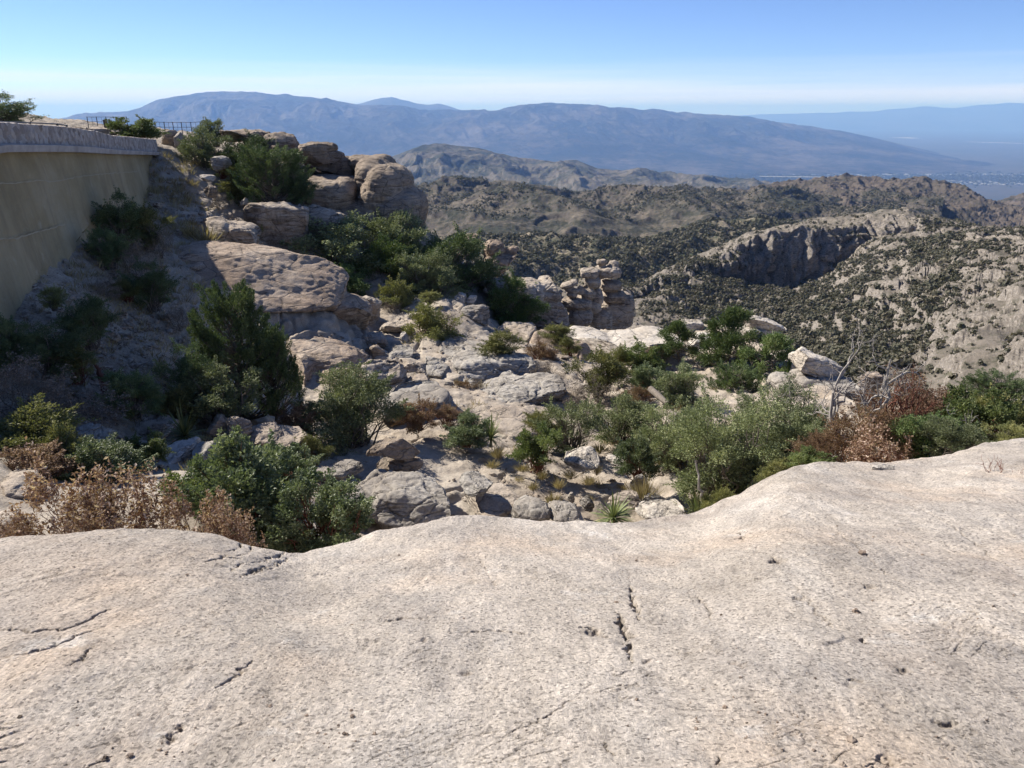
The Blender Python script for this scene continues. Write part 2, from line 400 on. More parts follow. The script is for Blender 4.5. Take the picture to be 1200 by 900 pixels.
sc_lines = [[(300, 330, 1100), (1100, 330, 1100)],
            [(300, 272, 1500), (600, 266, 1500), (800, 262, 1600), (1100, 275, 1600)],
            [(300, 258, 1750), (540, 250, 1750), (640, 247, 1800), (680, 258, 1750), (760, 256, 1800), (860, 252, 1900), (1100, 262, 1900)],
            [(300, 246, 1900), (480, 241, 1900), (530, 237, 1920), (600, 235, 1950), (650, 243, 1980), (700, 246, 2150), (800, 244, 2250), (900, 246, 2300), (1100, 262, 2300)],
            [(300, 240, 2100), (440, 234, 2100), (470, 224, 2100), (500, 219, 2100), (540, 215, 2120), (560, 214, 2120), (590, 217, 2120), (620, 216, 2120), (645, 218, 2140), (662, 229, 2160), (680, 238, 2200), (740, 242, 2300), (800, 241, 2350), (870, 243, 2400), (1100, 262, 2400)],
            [(300, 290, 3000), (1100, 290, 3000)]]
so_, SG, St = range_mesh('hills', sc_lines, (80, 110, 80, 30, 10), 300, 1100, 640, M['scrub_hills'], 'rolling scrubby hills with dark shaded ledges', d_scrub, 2)

# wooded ridge whose shaded side faces the camera
M['ridge_wood'] = hill_material('ridge_wood', (.26, .22, .16), (.19, .165, .12), (.045, .055, .032), (.24, .21, .17), .2, .42, .58, steep=(.5, .75), bdist=1.6)
def d_wood(G, t):
    t = t[:, None]; w = np.sin(np.clip(t / 3, 0, 1) * np.pi) ** .5
    x, y = G[..., 0], G[..., 1]
    G[..., 2] += fbm(x / 120, y / 170, 1, 6, .5, True) * 15 * w * sstep(3.2, 2.4, t) + fbm(x / 24, y / 24, 5, 4, .6) * (2.0 * w + .7)
    return G
wd_lines = [[(430, 420, 520), (1100, 420, 520)],
            [(430, 352, 760), (600, 345, 760), (740, 345, 780), (900, 335, 880), (1100, 330, 900)],
            [(430, 308, 930), (600, 300, 930), (700, 300, 960), (780, 296, 1020), (850, 285, 1090), (900, 280, 1120), (1100, 290, 1100)],
            [(430, 288, 1030), (520, 282, 1030), (580, 280, 1040), (640, 279, 1050), (700, 283, 1060), (740, 281, 1080), (780, 272, 1110), (815, 262, 1150), (844, 257, 1180), (880, 256, 1200), (905, 259, 1200), (950, 268, 1200), (1100, 290, 1200)],
            [(430, 320, 1500), (1100, 320, 1500)]]
wo_, WG, Wt = range_mesh('ridge', wd_lines, (40, 90, 80, 16), 430, 1100, 560, M['ridge_wood'], 'dark wooded ridge dropping towards the canyon behind the pinnacle', d_wood, 3)

# the near canyon ridge with its cliff
def d_canyon(G, t):
    tt = t[:, None]
    x, y, z = G[..., 0], G[..., 1], G[..., 2]
    w = np.sin(np.clip(tt / 5.4, 0, 1) * np.pi) ** .5
    h = fbm(x / 60, y / 90, 1, 6, .5, True) * 4.6 * w
    h += fbm(x / 14, y / 14, 5, 5, .6) * (2.0 * w + .5)
    ter = (z + h) + fbm(x / 35, y / 35, 2, 3) * 5
    st = 6.5
    q = ter / st; f = q - np.floor(q)
    led = (np.floor(q) + sstep(.25, .75, f) - q) * st
    ml = sstep(-.15, .25, fbm(x / 55, y / 55, 8, 4) + .15)
    G[..., 2] = z + h + led * .9 * ml * w
    # broken buttresses across the cliff face
    cl = np.exp(-((tt - 3.5) / .55) ** 2)
    b = fbm(x / 16, z / 60, 4, 5, .55, True) + .8 * fbm(x / 34, z / 40, 2, 3)
    f1, f2 = worley(x / 13, z / 30, y / 60)
    G[..., 1] -= cl * (b * 7.5 + sstep(.14, 0, f2) * -6.0)
    G[..., 0] += cl * fbm(x / 12, z / 10, 6, 4) * 2.5
    return G
cn_lines = [[(520, 470, 210), (740, 470, 210), (850, 480, 200), (950, 500, 175), (1000, 508, 150), (1100, 520, 120), (1200, 530, 100), (1400, 540, 90)],
            [(520, 425, 330), (740, 425, 330), (850, 432, 310), (950, 448, 270), (1000, 456, 225), (1100, 468, 175), (1200, 462, 150), (1400, 455, 140)],
            [(520, 400, 420), (740, 395, 420), (850, 400, 410), (950, 402, 370), (1050, 404, 310), (1120, 392, 270), (1200, 372, 240), (1400, 345, 230)],
            [(520, 372, 524), (740, 356, 535), (780, 344, 548), (830, 328, 600), (855, 330, 622), (880, 343, 630), (920, 345, 630), (950, 338, 630), (966, 328, 632), (985, 308, 640), (1010, 290, 640), (1045, 282, 636), (1065, 278, 630), (1085, 284, 590), (1120, 298, 470), (1200, 305, 400), (1400, 290, 380)],
            [(520, 360, 540), (740, 343, 540), (770, 334, 548), (800, 322, 580), (830, 311, 612), (850, 304, 628), (872, 287, 640), (888, 282, 646), (905, 280, 646), (930, 276, 648), (955, 272, 646), (985, 268, 652), (1020, 264, 656), (1045, 259, 652), (1062, 257, 648), (1085, 268, 620), (1120, 276, 580), (1200, 280, 520), (1400, 268, 500)],
            [(520, 348, 590), (740, 338, 580), (800, 308, 660), (850, 290, 720), (870, 281, 740), (900, 270, 760), (940, 262, 780), (975, 258, 790), (1010, 253, 800), (1035, 249, 800), (1062, 248, 790), (1085, 254, 770), (1110, 260, 740), (1140, 268, 720), (1200, 276, 700), (1400, 262, 700)],
            [(520, 420, 1000), (1400, 330, 1000)]]
def canyon_material():
    n = N('canyon_rock'); g = n.coord(geo=True)
    a = n.noise(g, .035, 6, .6); b = n.noise(g, .22, 7, .7); c = n.noise(n.coord((1, 1, 2.5), geo=True), .5, 8, .72)
    col = n.mix(n.ramp(a, [(.38, 0.0), (.62, 1.0)]), (.225, .195, .16), (.155, .136, .113))
    col = n.mix(n.ramp(b, [(.50, 0.0), (.62, .8)]), col, (.085, .085, .058))
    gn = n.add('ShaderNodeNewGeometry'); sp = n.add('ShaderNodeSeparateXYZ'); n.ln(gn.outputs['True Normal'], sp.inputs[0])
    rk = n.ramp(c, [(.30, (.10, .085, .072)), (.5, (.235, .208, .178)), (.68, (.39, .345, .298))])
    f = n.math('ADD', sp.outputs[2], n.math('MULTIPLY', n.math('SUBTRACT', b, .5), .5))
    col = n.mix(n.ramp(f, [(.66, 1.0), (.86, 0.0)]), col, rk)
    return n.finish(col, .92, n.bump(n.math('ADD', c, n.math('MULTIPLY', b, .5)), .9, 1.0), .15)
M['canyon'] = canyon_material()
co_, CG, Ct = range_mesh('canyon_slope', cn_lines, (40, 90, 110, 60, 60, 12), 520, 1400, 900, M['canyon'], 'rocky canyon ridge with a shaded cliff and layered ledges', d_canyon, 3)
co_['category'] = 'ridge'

# ---- scrub on the far slopes: nobody could count it
def grid_normals(G):
    du = np.gradient(G, axis=1); dv = np.gradient(G, axis=0)
    n = np.cross(du, dv); n /= np.linalg.norm(n, axis=-1)[..., None] + 1e-9
    return n * np.sign(n[..., 2:3] + 1e-9)
def scrub(name, G, n, size, dens, seed, mat, label, rows, tris=22, lf=.24):
    rg = np.random.default_rng(seed)
    G = G[rows[0]:rows[1]]; nr, nc = G.shape[:2]
    nm = grid_normals(G)
    e1 = np.linalg.norm(G[:-1, 1:] - G[:-1, :-1], axis=-1); e2 = np.linalg.norm(G[1:, :-1] - G[:-1, :-1], axis=-1)
    A = e1 * e2 * dens(G[:-1, :-1], nm[:-1, :-1])
    p = (A / A.sum()).ravel(); idx = rg.choice(p.size, n, p=p)
    i, j = np.unravel_index(idx, A.shape)
    a, b = rg.random(n)[:, None], rg.random(n)[:, None]
    c = (G[i, j] * (1 - a) + G[i, j + 1] * a) * (1 - b) + (G[i + 1, j] * (1 - a) + G[i + 1, j + 1] * a) * b
    s = size * np.minimum(rg.lognormal(-.22, .58, n), 2.6)[:, None]
    k = tris
    d = rg.normal(size=(n, k, 3)); d /= np.linalg.norm(d, axis=-1)[..., None]
    rad = rg.random((n, k, 1)) ** .45
    ctr = c[:, None] + d * rad * s[:, None] * np.array([.5, .5, .42]) + np.array([0, 0, .32]) * s[:, None]
    t1 = rg.normal(size=(n, k, 3)); t1 -= (t1 * d).sum(-1, keepdims=True) * d; t1 /= np.linalg.norm(t1, axis=-1)[..., None]
    t2 = np.cross(d, t1); L = s[:, None] * lf
    V = np.stack([ctr + t1 * L, ctr - t1 * L * .5 + t2 * L * .87, ctr - t1 * L * .5 - t2 * L * .87], 2)
    Fc = np.arange(n * k * 3).reshape(-1, 3)
    rn = np.repeat(np.clip(rg.random(n)[:, None] * .7 + rg.random((n, k)) * .3, 0, 1).ravel(), 1)
    me = mesh_np(name, V.reshape(-1, 3), Fc, mat, False, {'rnd': ('FACE', rn)})
    o = link(name, me); tag(o, label, 'scrub', None, 'stuff'); return o

def leaf_mat(name, stops, transl=.25, rough=.55, spec=.3, objvar=.25):
    n = N(name)
    at = n.add('ShaderNodeAttribute', attribute_name='rnd')
    col = n.ramp(at.outputs['Fac'], stops)
    oi = n.add('ShaderNodeObjectInfo')
    col = n.mix(1.0, col, n.ramp(oi.outputs['Random'], [(0, 1 - objvar), (1, 1 + objvar)]), 'MULTIPLY')
    p = n.add('ShaderNodeBsdfPrincipled'); n.ln(col, p.inputs['Base Color'])
    p.inputs['Roughness'].default_value = rough; p.inputs['Specular IOR Level'].default_value = spec
    t = n.add('ShaderNodeBsdfTranslucent'); n.ln(n.mix(1.0, col, (1.15, 1.2, .7), 'MULTIPLY'), t.inputs[0])
    mx_ = n.add('ShaderNodeMixShader'); mx_.inputs[0].default_value = transl
    n.ln(p.outputs[0], mx_.inputs[1]); n.ln(t.outputs[0], mx_.inputs[2]); n.ln(mx_.outputs[0], n.out.inputs[0])
    return n.m
M['scrub'] = leaf_mat('scrub', [(0, (.070, .074, .052)), (.55, (.112, .108, .076)), (.85, (.165, .148, .106)), (1, (.22, .19, .138))], .12, .8, .1, 0)
def bowl0(s, y): return np.exp(-((s - .36) / .17) ** 2) * sstep(640, 560, y) * sstep(180, 260, y)
def dens_canyon(G, nm):
    x, y, z = G[..., 0], G[..., 1], G[..., 2]
    d = sstep(-.15, .3, fbm(x / 48, y / 48, 3, 4) + .5 * bowl0(x / y, y)) * sstep(.45, .8, nm[..., 2])
    s = x / y
    right = sstep(.40, .62, s) * sstep(420, 260, y)          # bare slabs on the near right
    bowl = np.exp(-((s - .36) / .17) ** 2) * sstep(640, 560, y) * sstep(180, 260, y)
    top = sstep(640, 665, y) * sstep(.60, .50, s)             # the bare rock top
    return (d * (1 - .66 * right) * (.34 + 1.5 * bowl) + .05) * (1 - .82 * top)
scrub('canyon_scrub', CG, 62000, 1.55, dens_canyon, 3, M['scrub'], 'dark green scrub dotted over the canyon ridge', (30, 372), 20, .23)
scrub('ridge_scrub', WG, 30000, 3.0, lambda G, nm: sstep(-.5, .4, fbm(G[..., 0] / 60, G[..., 1] / 60, 5, 4) + .3), 4, M['scrub'], 'dense dark trees on the shaded wooded ridge', (20, 205), 18)
scrub('hill_scrub', SG, 30000, 3.6, lambda G, nm: sstep(-.4, .4, fbm(G[..., 0] / 120, G[..., 1] / 120, 6, 4) + .1), 5, M['scrub'], 'scrub speckling the rolling hills', (60, 280), 10)

# ---- town in the valley and the pale wash
rg = np.random.default_rng(11)
nb = 2600
u_ = rg.uniform(860, 1290, nb); Yb = rg.uniform(14300, 16800, nb)
s_, _ = sr(u_, 207.0)
keep = rg.random(nb) < sstep(900, 1040, u_) * .9 + .1
bl = [((s_[k] * Yb[k], Yb[k], ZV + 5), (rg.uniform(8, 30), rg.uniform(8, 22), rg.uniform(3, 7)), rg.uniform(0, 3)) for k in range(nb) if keep[k]]
V, Fc = boxes(bl)
tw = N('town_wall'); M['town'] = tw.finish((.42, .40, .37), .8, None, .2)
tag(link('town_houses', mesh_np('town_houses', V, Fc, M['town'], False)), 'pale town houses scattered across the far valley floor', 'town', None, 'stuff')
# belt of trees along the valley river, seen as one mass
nb = 9000
u_ = rg.uniform(640, 1300, nb); Yb = rg.normal(15600, 550, nb); s_, _ = sr(u_, 207.0)
c = np.stack([s_ * Yb, Yb, np.full(nb, ZV + 4)], -1); sz = rg.uniform(14, 42, nb)
k = 8; d = rg.normal(size=(nb, k, 3)); d /= np.linalg.norm(d, axis=-1)[..., None]
ctr = c[:, None] + d * sz[:, None, None] * np.array([1.2, 1.2, .25]); t1 = rg.normal(size=(nb, k, 3)); t1 /= np.linalg.norm(t1, axis=-1)[..., None]
t2 = np.cross(d, t1); L = sz[:, None, None] * .8
V = np.stack([ctr + t1 * L, ctr - t1 * L * .5 + t2 * L * .87, ctr - t1 * L * .5 - t2 * L * .87], 2).reshape(-1, 3)
tag(link('valley_woods', mesh_np('valley_woods', V, np.arange(len(V)).reshape(-1, 3), M['scrub'], False, {'rnd': ('FACE', rg.random(nb * k) * .5)})), 'green belt of trees along the valley town', 'trees', None, 'stuff')
def strip(name, pts, half, dz, mat, label, cat):
    pts = np.array(pts, float); u = np.linspace(pts[0, 0], pts[-1, 0], 60); v = np.interp(u, pts[:, 0], pts[:, 1])
    s, r = sr(u, v); y = (ZV + dz) / r; p = np.stack([s * y, y, np.full_like(y, ZV + dz)], -1)
    hw = half * (.6 + .6 * rg.random(60)); a = p.copy(); b = p.copy(); a[:, 1] -= hw; b[:, 1] += hw
    return structure(name, mesh_np(name, np.concatenate([a, b]), grid_faces(2, 60), mat), label, cat)
sd = N('sand'); M['sand'] = sd.finish((.40, .37, .33), .9, None, .1)
strip('river_wash', [(890, 206.6), (940, 207.2), (985, 207.6), (1020, 209.2), (1070, 211.2), (1120, 212)], 55, 45, M['sand'], 'pale dry river wash crossing the green valley belt', 'riverbed')
strip('quarry_ground', [(1047, 161.2), (1060, 161.6), (1072, 161.4)], 700, 6, M['sand'], 'small white bare patch far out on the valley floor', 'ground')
strip('quarry_ground', [(1135, 166.2), (1160, 167), (1198, 168)], 420, 6, M['sand'], 'long pale bare strip on the valley floor near the right edge', 'ground')

# ------------------------------------------------------------------ haze: one closed box of even, thin air
hz = N('haze'); pv = hz.add('ShaderNodeVolumePrincipled')
pv.inputs['Color'].default_value = (.23, .42, .86, 1); pv.inputs['Absorption Color'].default_value = (.45, .55, .40, 1)
pv.inputs['Density'].default_value = 3.5e-5; pv.inputs['Anisotropy'].default_value = 0.1
hz.ln(pv.outputs[0], hz.out.inputs['Volume'])
V, Fc = boxes([((0, 60000, (ZV - 50 + 740) / 2), (115000, 66000, (740 - ZV + 50) / 2), 0)])
tag(link('haze', mesh_np('haze', V, Fc, hz.m, False)), 'thin blue air between the viewpoint and the far ranges', 'haze', None, 'stuff')
# ------------------------------------------------------------------ middle ground below the viewpoint
ctrl = """0 335 17|60 300 20|100 265 24|140 240 29|172 226 35|60 360 16.5|120 340 20|0 400 14.5|60 420 14.5|130 400 17|180 380 20|130 300 24
200 320 24.5|160 260 30|205 258 32|240 310 27|0 470 11.8|80 470 13|160 475 14.5|230 480 15.5|40 545 9.5|100 520 12|170 500 13.5|0 560 8.5
100 560 9|200 545 10.5|0 620 7.3|150 620 7.5|250 620 8|330 640 8.5|300 520 14|250 505 14.5|340 500 16.5|380 540 14.5|420 600 12.2
470 615 12.5|560 605 13.5|640 608 13.4|720 606 13.5|800 600 13.7|870 575 14|480 560 14.4|560 560 15.0|600 555 15.4|660 560 15.4|720 560 15.7
560 510 18|620 500 19.5|480 500 18.5|420 480 20|700 520 19|760 530 18|820 560 16|440 440 24|520 445 24|600 445 25|650 440 26|430 400 27.5
500 400 28.5|560 400 29.5|640 410 30|700 420 30|470 375 31|540 350 34.5|600 390 36|650 390 37|700 388 38|610 389 41|650 389 40|760 402 36|760 430 31|700 460 25
780 470 23|850 450 27|900 440 28|860 400 33|800 392 36|940 455 24|980 475 20|880 500 19|950 530 15|1020 545 13|1080 535 13|1150 518 13.5
1200 508 14|1000 495 17|1100 495 15.5|250 302 28.5|330 312 29|385 352 28.5|330 422 24|260 422 21|420 372 31|400 335 35|300 293 31|350 352 27.5
190 182 39|230 220 38|260 250 36|230 190 41|280 222 41|300 297 35.5|340 300 36|300 244 39|350 241 40|270 262 36|400 266 39.2|440 285 39.5|440 215 46|380 200 46|300 175 47|250 172 46|210 167 48
350 180 48|480 292 40.5|520 330 40|560 328 42|505 302 42|130 153 47|60 153 41|0 152 37|1300 500 14|-120 345 13|-120 420 11|-120 480 9.5|-120 560 7.8|-120 152 34"""
cp = np.array([[float(q) for q in t.split()] for t in ctrl.replace('\n', '|').split('|')])
pw = P(cp[:, 0], cp[:, 1], cp[:, 2])
# floor under the ledge on which the camera stands
pw = np.concatenate([pw, np.array([[-6, 5, -5.2], [0, 5, -5.6], [6, 5, -5.4], [0, 9, -7.2], [3, 10, -7.2], [6, 9, -6.4], [-3, 8, -5.8], [9, 8, -6.0], [12, 11, -6.6]])])
KS = 2.4
def rk(a, b):
    d2 = (a[:, None, 0] - b[None, :, 0]) ** 2 + (a[:, None, 1] - b[None, :, 1]) ** 2
    return .5 * d2 * np.log(d2 + 1e-9)
ck = np.stack([pw[:, 0] / pw[:, 1] * KS, np.log(pw[:, 1])], -1)
NK = len(ck); A = np.zeros((NK + 3, NK + 3)); A[:NK, :NK] = rk(ck, ck) + np.eye(NK) * 2e-3
A[:NK, NK] = 1; A[:NK, NK + 1:] = ck; A[NK:, :NK] = A[:NK, NK:].T
wk = np.linalg.solve(A, np.concatenate([pw[:, 2], np.zeros(3)]))
def yend(s):
    u = s * .97 * F + 600
    return np.interp(u, [-300, 0, 200, 400, 470, 490, 530, 600, 680, 730, 760, 800, 850, 900, 940, 985, 1030, 1100, 1200, 1400],
                     [52, 52, 56, 53, 47.5, 46, 45, 43, 40, 39, 38.5, 39, 38, 35, 30, 24, 20, 18.5, 18, 18])
def soil_mask(x, y):
    """1 where loose ground covers the granite"""
    s = x / y; u = s * .97 * F + 600
    m = fbm(x / 2.6, y / 2.6, 4, 4) * .5 + .25
    slope = sstep(260, 215, u) * sstep(12.5, 16, y)
    gul = np.exp(-((u - 620) / 75) ** 2 - ((y - 16.3) / 1.8) ** 2)
    fl = np.exp(-((u - 760) / 130) ** 2 - ((y - 20) / 5) ** 2)
    path = np.exp(-((u - 215) / 30) ** 2) * sstep(34, 37, y)
    return np.clip(m + slope * .75 + gul * .10 + fl * .28 + path * .6 - .1, 0, 1)
def mid_z(x, y, detail=True):
    sh = x.shape; x = x.ravel(); y = y.ravel()
    s = x / y; q = np.stack([s * KS, np.log(y)], -1)
    z = np.empty(len(x))
    for k in range(0, len(x), 60000):
        z[k:k + 60000] = rk(q[k:k + 60000], ck) @ wk[:NK] + wk[NK] + q[k:k + 60000] @ wk[NK + 1:]
    ye = yend(s); dr = np.maximum(0, y - ye)
    z = z - dr * .9 - .09 * np.minimum(dr, 12) ** 2
    if detail:
        sm = sstep(.45, .7, soil_mask(x, y))
        near = np.clip(y / 20, .4, 1.25)
        m = fbm(x / 3.2, y / 4.2, 1, 5, .5) * .30
        h = z + m + .22 * x * .2
        st = .42
        qf = (h + .35 * fbm(x / 1.8, y / 1.8, 6, 3)) / st; f = qf - np.floor(qf)
        led = (np.floor(qf) + sstep(.30, .62, f) - qf) * st
        f1, f2 = worley(x / 2.6 + .45 * fbm(x / 1.5, y / 1.5, 2, 3), y / 3.4 + .45 * fbm(x / 1.5, y / 1.5, 9, 3))
        crack = sstep(.09, .0, f2) * -.16 * sstep(-.2, .2, fbm(x / 4, y / 4, 12, 3))
        blob = (.5 - f1) * .16
        fine = fbm(x / .5, y / .5, 3, 4, .55) * .05
        lm = sstep(-.15, .35, fbm(x / 5, y / 6, 21, 3))
        z = z - .16 * near - .22 * sstep(21, 13, y) + (m * .5 + (led * (.10 + .42 * lm) + crack + blob * .5) * (1 - sm) + fine * (1 + .5 * sm)) * near
    return z.reshape(sh)
def ground_at(u, v):
    """where the ray through a photograph pixel meets the middle ground"""
    Ys = np.exp(np.linspace(math.log(6.2), math.log(80), 1400))
    s, r = sr(u, v)
    z = mid_z(s * Ys, Ys, False); hit = np.nonzero(r * Ys <= z)[0]
    y = Ys[hit[0]] if len(hit) else float(yend(np.array([s]))[0])
    return float(y)
def zg(x, y):
    return float(mid_z(np.array([x]), np.array([y]))[0])

def ground_material():
    n = N('hillside_ground'); g = n.coord(geo=True); gs = n.coord((1, 1, 3.5), (R(8), R(5), R(20)), geo=True)
    big = n.noise(g, .33, 6, .62)
    rock = n.ramp(big, [(.32, (.30, .245, .19)), (.46, (.42, .36, .295)), (.62, (.50, .445, .375))])
    md = n.noise(gs, 1.6, 8, .68); rock = n.mix(n.ramp(md, [(.36, .55), (.6, 0.0)]), rock, (.25, .205, .16))
    st = n.noise(g, .9, 9, .72); rock = n.mix(n.ramp(st, [(.57, 0.0), (.68, .5)]), rock, (.11, .105, .10))
    s1 = n.noise(g, 1.1, 7, .7); s2 = n.noise(g, 9, 7, .75)
    soil = n.ramp(s1, [(.35, (.255, .215, .172)), (.55, (.36, .31, .25)), (.7, (.43, .38, .315))])
    soil = n.mix(n.ramp(s2, [(.55, 0.0), (.68, .6)]), soil, (.17, .14, .10))
    vo = n.add('ShaderNodeTexVoronoi'); vo.inputs['Scale'].default_value = 9; n.ln(g, vo.inputs['Vector'])
    peb = n.ramp(vo.outputs['Distance'], [(.15, 1.0), (.45, 0.0)])
    soil = n.mix(n.math('MULTIPLY', peb, n.ramp(n.noise(g, .8, 4), [(.42, 0.0), (.62, .75)])), soil, (.46, .41, .35))
    at = n.add('ShaderNodeAttribute', attribute_name='soil')
    f = n.math('ADD', at.outputs['Fac'], n.math('MULTIPLY', n.math('SUBTRACT', n.noise(g, 4, 6, .7), .5), .7))
    fm = n.ramp(f, [(.46, 0.0), (.60, 1.0)])
    col = n.mix(fm, rock, soil)
    gr = n.noise(g, 24, 6, .75)
    col = n.mix(1.0, col, n.ramp(gr, [(.30, .62), (.5, 1.0), (.7, 1.18)]), 'MULTIPLY')
    fl = n.noise(gs, 5.5, 9, .72)
    h = n.math('ADD', n.math('ADD', fl, n.math('MULTIPLY', gr, .25)), n.math('MULTIPLY', n.math('MULTIPLY', peb, fm), .6))
    return n.finish(col, .9, n.bump(h, .055, 1.0), .2)
M['ground'] = ground_material()
ss = np.linspace(-1.05, .98, 1150)
Yr = np.exp(np.concatenate([np.linspace(math.log(4.6), math.log(60), 800), np.linspace(math.log(61), math.log(120), 40)]))
SS, YY = np.meshgrid(ss, Yr); XX = SS * YY
ZZ = mid_z(XX, YY); SO = soil_mask(XX, YY)
structure('hillside_ground', mesh_np('hillside_ground', np.stack([XX, YY, ZZ], -1).reshape(-1, 3), grid_faces(*XX.shape), M['ground'], True, {'soil': ('POINT', SO)}),
          'granite hillside with gravel patches below the viewpoint', 'ground')

# ------------------------------------------------------------------ the bare granite ledge underfoot
edge = np.array([(-200, 640, 4.6), (0, 632, 4.7), (60, 627, 4.7), (120, 624, 4.8), (200, 622, 4.9), (250, 627, 4.9), (290, 637, 4.9), (330, 650, 4.9), (350, 649, 5.3), (390, 638, 5.6), (440, 625, 5.9), (490, 615, 6.1), (530, 608, 6.2),
                 (560, 606, 6.3), (610, 609, 6.4), (660, 611, 6.5), (720, 612, 6.6), (770, 608, 6.8), (800, 603, 7.0), (835, 594, 7.2), (870, 578, 7.4), (905, 558, 7.7), (925, 549, 7.8), (960, 541, 8.2), (1010, 541, 8.6),
                 (1050, 541, 8.8), (1085, 537, 9.0), (1120, 529, 9.2), (1150, 520, 9.4), (1175, 516, 9.6), (1200, 513, 9.8), (1300, 508, 10), (1500, 505, 10)], float)
es, er = sr(edge[:, 0], edge[:, 1])
_sd = np.linspace(es[0], es[-1], 900)
_yd = smooth1(np.interp(_sd, es, edge[:, 2]), 22); _zd = np.interp(_sd, es, er)
_zd = smooth1(_zd, 7) * _yd
cs = np.linspace(-1, 1, 1500) * 1.0
_ys2 = smooth1(_yd, 90); _zs2 = smooth1(_zd / _yd, 90) * _ys2
def ledge_edge(s):
    return np.interp(s, _sd, _yd), np.interp(s, _sd, _zd)
Z2 = -2.06
def ledge_z(x, y):
    s = x / np.maximum(y, .9) ; s = np.clip(s, -1.2, 1.2)
    ye, ze = ledge_edge(s)
    t = (y - 2.0) / (ye - 2.0); sl0 = (ze - Z2) / (ye - 2.0)
    ye2, ze2 = np.interp(s, _sd, _ys2), np.interp(s, _sd, _zs2)
    sl = sl0 + ((ze2 - Z2) / (ye2 - 2.0) - sl0) * sstep(1.0, .25, t)
    side = .06 * np.sin(s * 2.3 + .4)
    z = Z2 + side * (1 - np.clip(t, 0, 1)) + sl * (y - 2.0) + .10 * np.where(t < 1, t * (1 - t), 0) * np.where(t < 0, 0, 1)
    over = np.maximum(0, y - ye)
    return z - .25 * over - .9 * over ** 2, t
rowsY = np.concatenate([np.linspace(-1.0, 1.5, 40)[:-1], 1 / np.linspace(1 / 1.5, 1 / 8.2, 900), np.linspace(8.2, 12.6, 150)[1:]])
CC, RY = np.meshgrid(cs * .86, rowsY); LX = CC * (RY + 1.6)
LZ, LT = ledge_z(LX, RY)
def ledge_uv(u, v):
    Ys = np.linspace(1.2, 11, 4000); s, r = sr(u, v); z, _ = ledge_z(s * Ys, Ys)
    h = np.nonzero(r * Ys <= z)[0]; y = Ys[h[0]] if len(h) else 8.0
    return s * y, y
ins = sstep(1.35, .9, LT)
und = fbm(LX / 1.7, RY / 1.7, 1, 4) * .030 + fbm(LX / .55 + RY / 1.2, RY / .5, 2, 4) * .016
# flaking skin: thin plates that break off along wavering lines
fp = fbm(LX / .9 + RY / 1.6, RY / .75, 7, 5, .55)
fz = sstep(-.1, .45, fbm(LX / 1.3, RY / 1.3, 15, 3))
for lv, dp in ((-.35, .006), (.05, .005), (.42, .006)):
    und = und + dp * sstep(lv - .03, lv + .03, fp) * fz
fine = fbm(LX / .11, RY / .11, 5, 4, .6) * .0042
LZ = LZ + (und + fine) * ins * np.where(LT > .93, np.clip((1.2 - LT) / .27, .35, 1), 1)
rim = sstep(.80, 1.0, LT) * sstep(1.3, 1.05, LT)          # a weathered, slightly broken rim
LZ = LZ + rim * (fbm(LX / .5, RY / .5, 61, 4, .55) * .030)
pit = worley(LX / .16, RY / .16)[0]; pm = sstep(.1, .5, fbm(LX / .7, RY / .7, 8, 3))
LZ = LZ - sstep(.22, .05, pit) * pm * .010
cracks = [([(738, 680), (741, 697), (747, 712), (751, 724)], .024, .07), ([(725, 716), (730, 728), (735, 741), (737, 757), (740, 779)], .028, .08), ([(731, 735), (746, 741)], .034, .06),
          ([(676, 733), (692, 731), (704, 740)], .030, .04), ([(258, 648), (280, 643), (318, 646)], .020, .05), ([(240, 660), (262, 655), (285, 656)], .018, .04), ([(296, 672), (318, 664), (340, 655)], .020, .05), ([(450, 730), (470, 726), (494, 728)], .020, .025), ([(535, 745), (560, 741), (590, 738), (620, 742)], .014, .02), ([(0, 738), (40, 742), (78, 738), (104, 726), (134, 712)], .020, .03), ([(86, 789), (100, 776), (113, 764)], .014, .025),
          ([(10, 775), (45, 772), (70, 760), (120, 738)], .016, .03), ([(246, 806), (270, 795), (300, 772)], .014, .022), ([(190, 862), (205, 857), (214, 852)], .010, .015),
          ([(268, 668), (290, 660), (312, 655), (336, 650)], .018, .045), ([(280, 675), (304, 666), (334, 656)], .014, .04), ([(255, 655), (290, 648), (325, 648)], .016, .035),
          ([(868, 622), (872, 632)], .02, .04), ([(905, 652), (914, 660)], .018, .035), ([(840, 888), (846, 900)], .012, .03), ([(709, 866), (713, 884)], .010, .03),
          ([(1008, 748), (1016, 757)], .015, .03), ([(995, 800), (1001, 800)], .018, .03), ([(600, 855), (640, 838), (680, 815)], .012, .014), ([(930, 680), (960, 720), (985, 745)], .012, .012),
          ([(815, 690), (833, 712), (836, 724)], .014, .02), ([(1030, 895), (1044, 897)], .02, .03), ([(560, 650), (585, 690), (600, 700)], .012, .012), ([(1060, 590), (1120, 620), (1200, 680)], .014, .014), ([(940, 600), (1000, 640), (1060, 690)], .012, .010)]
dark = np.zeros_like(LZ)
wq = .05 * fbm(LX / .25, RY / .25, 31, 3)
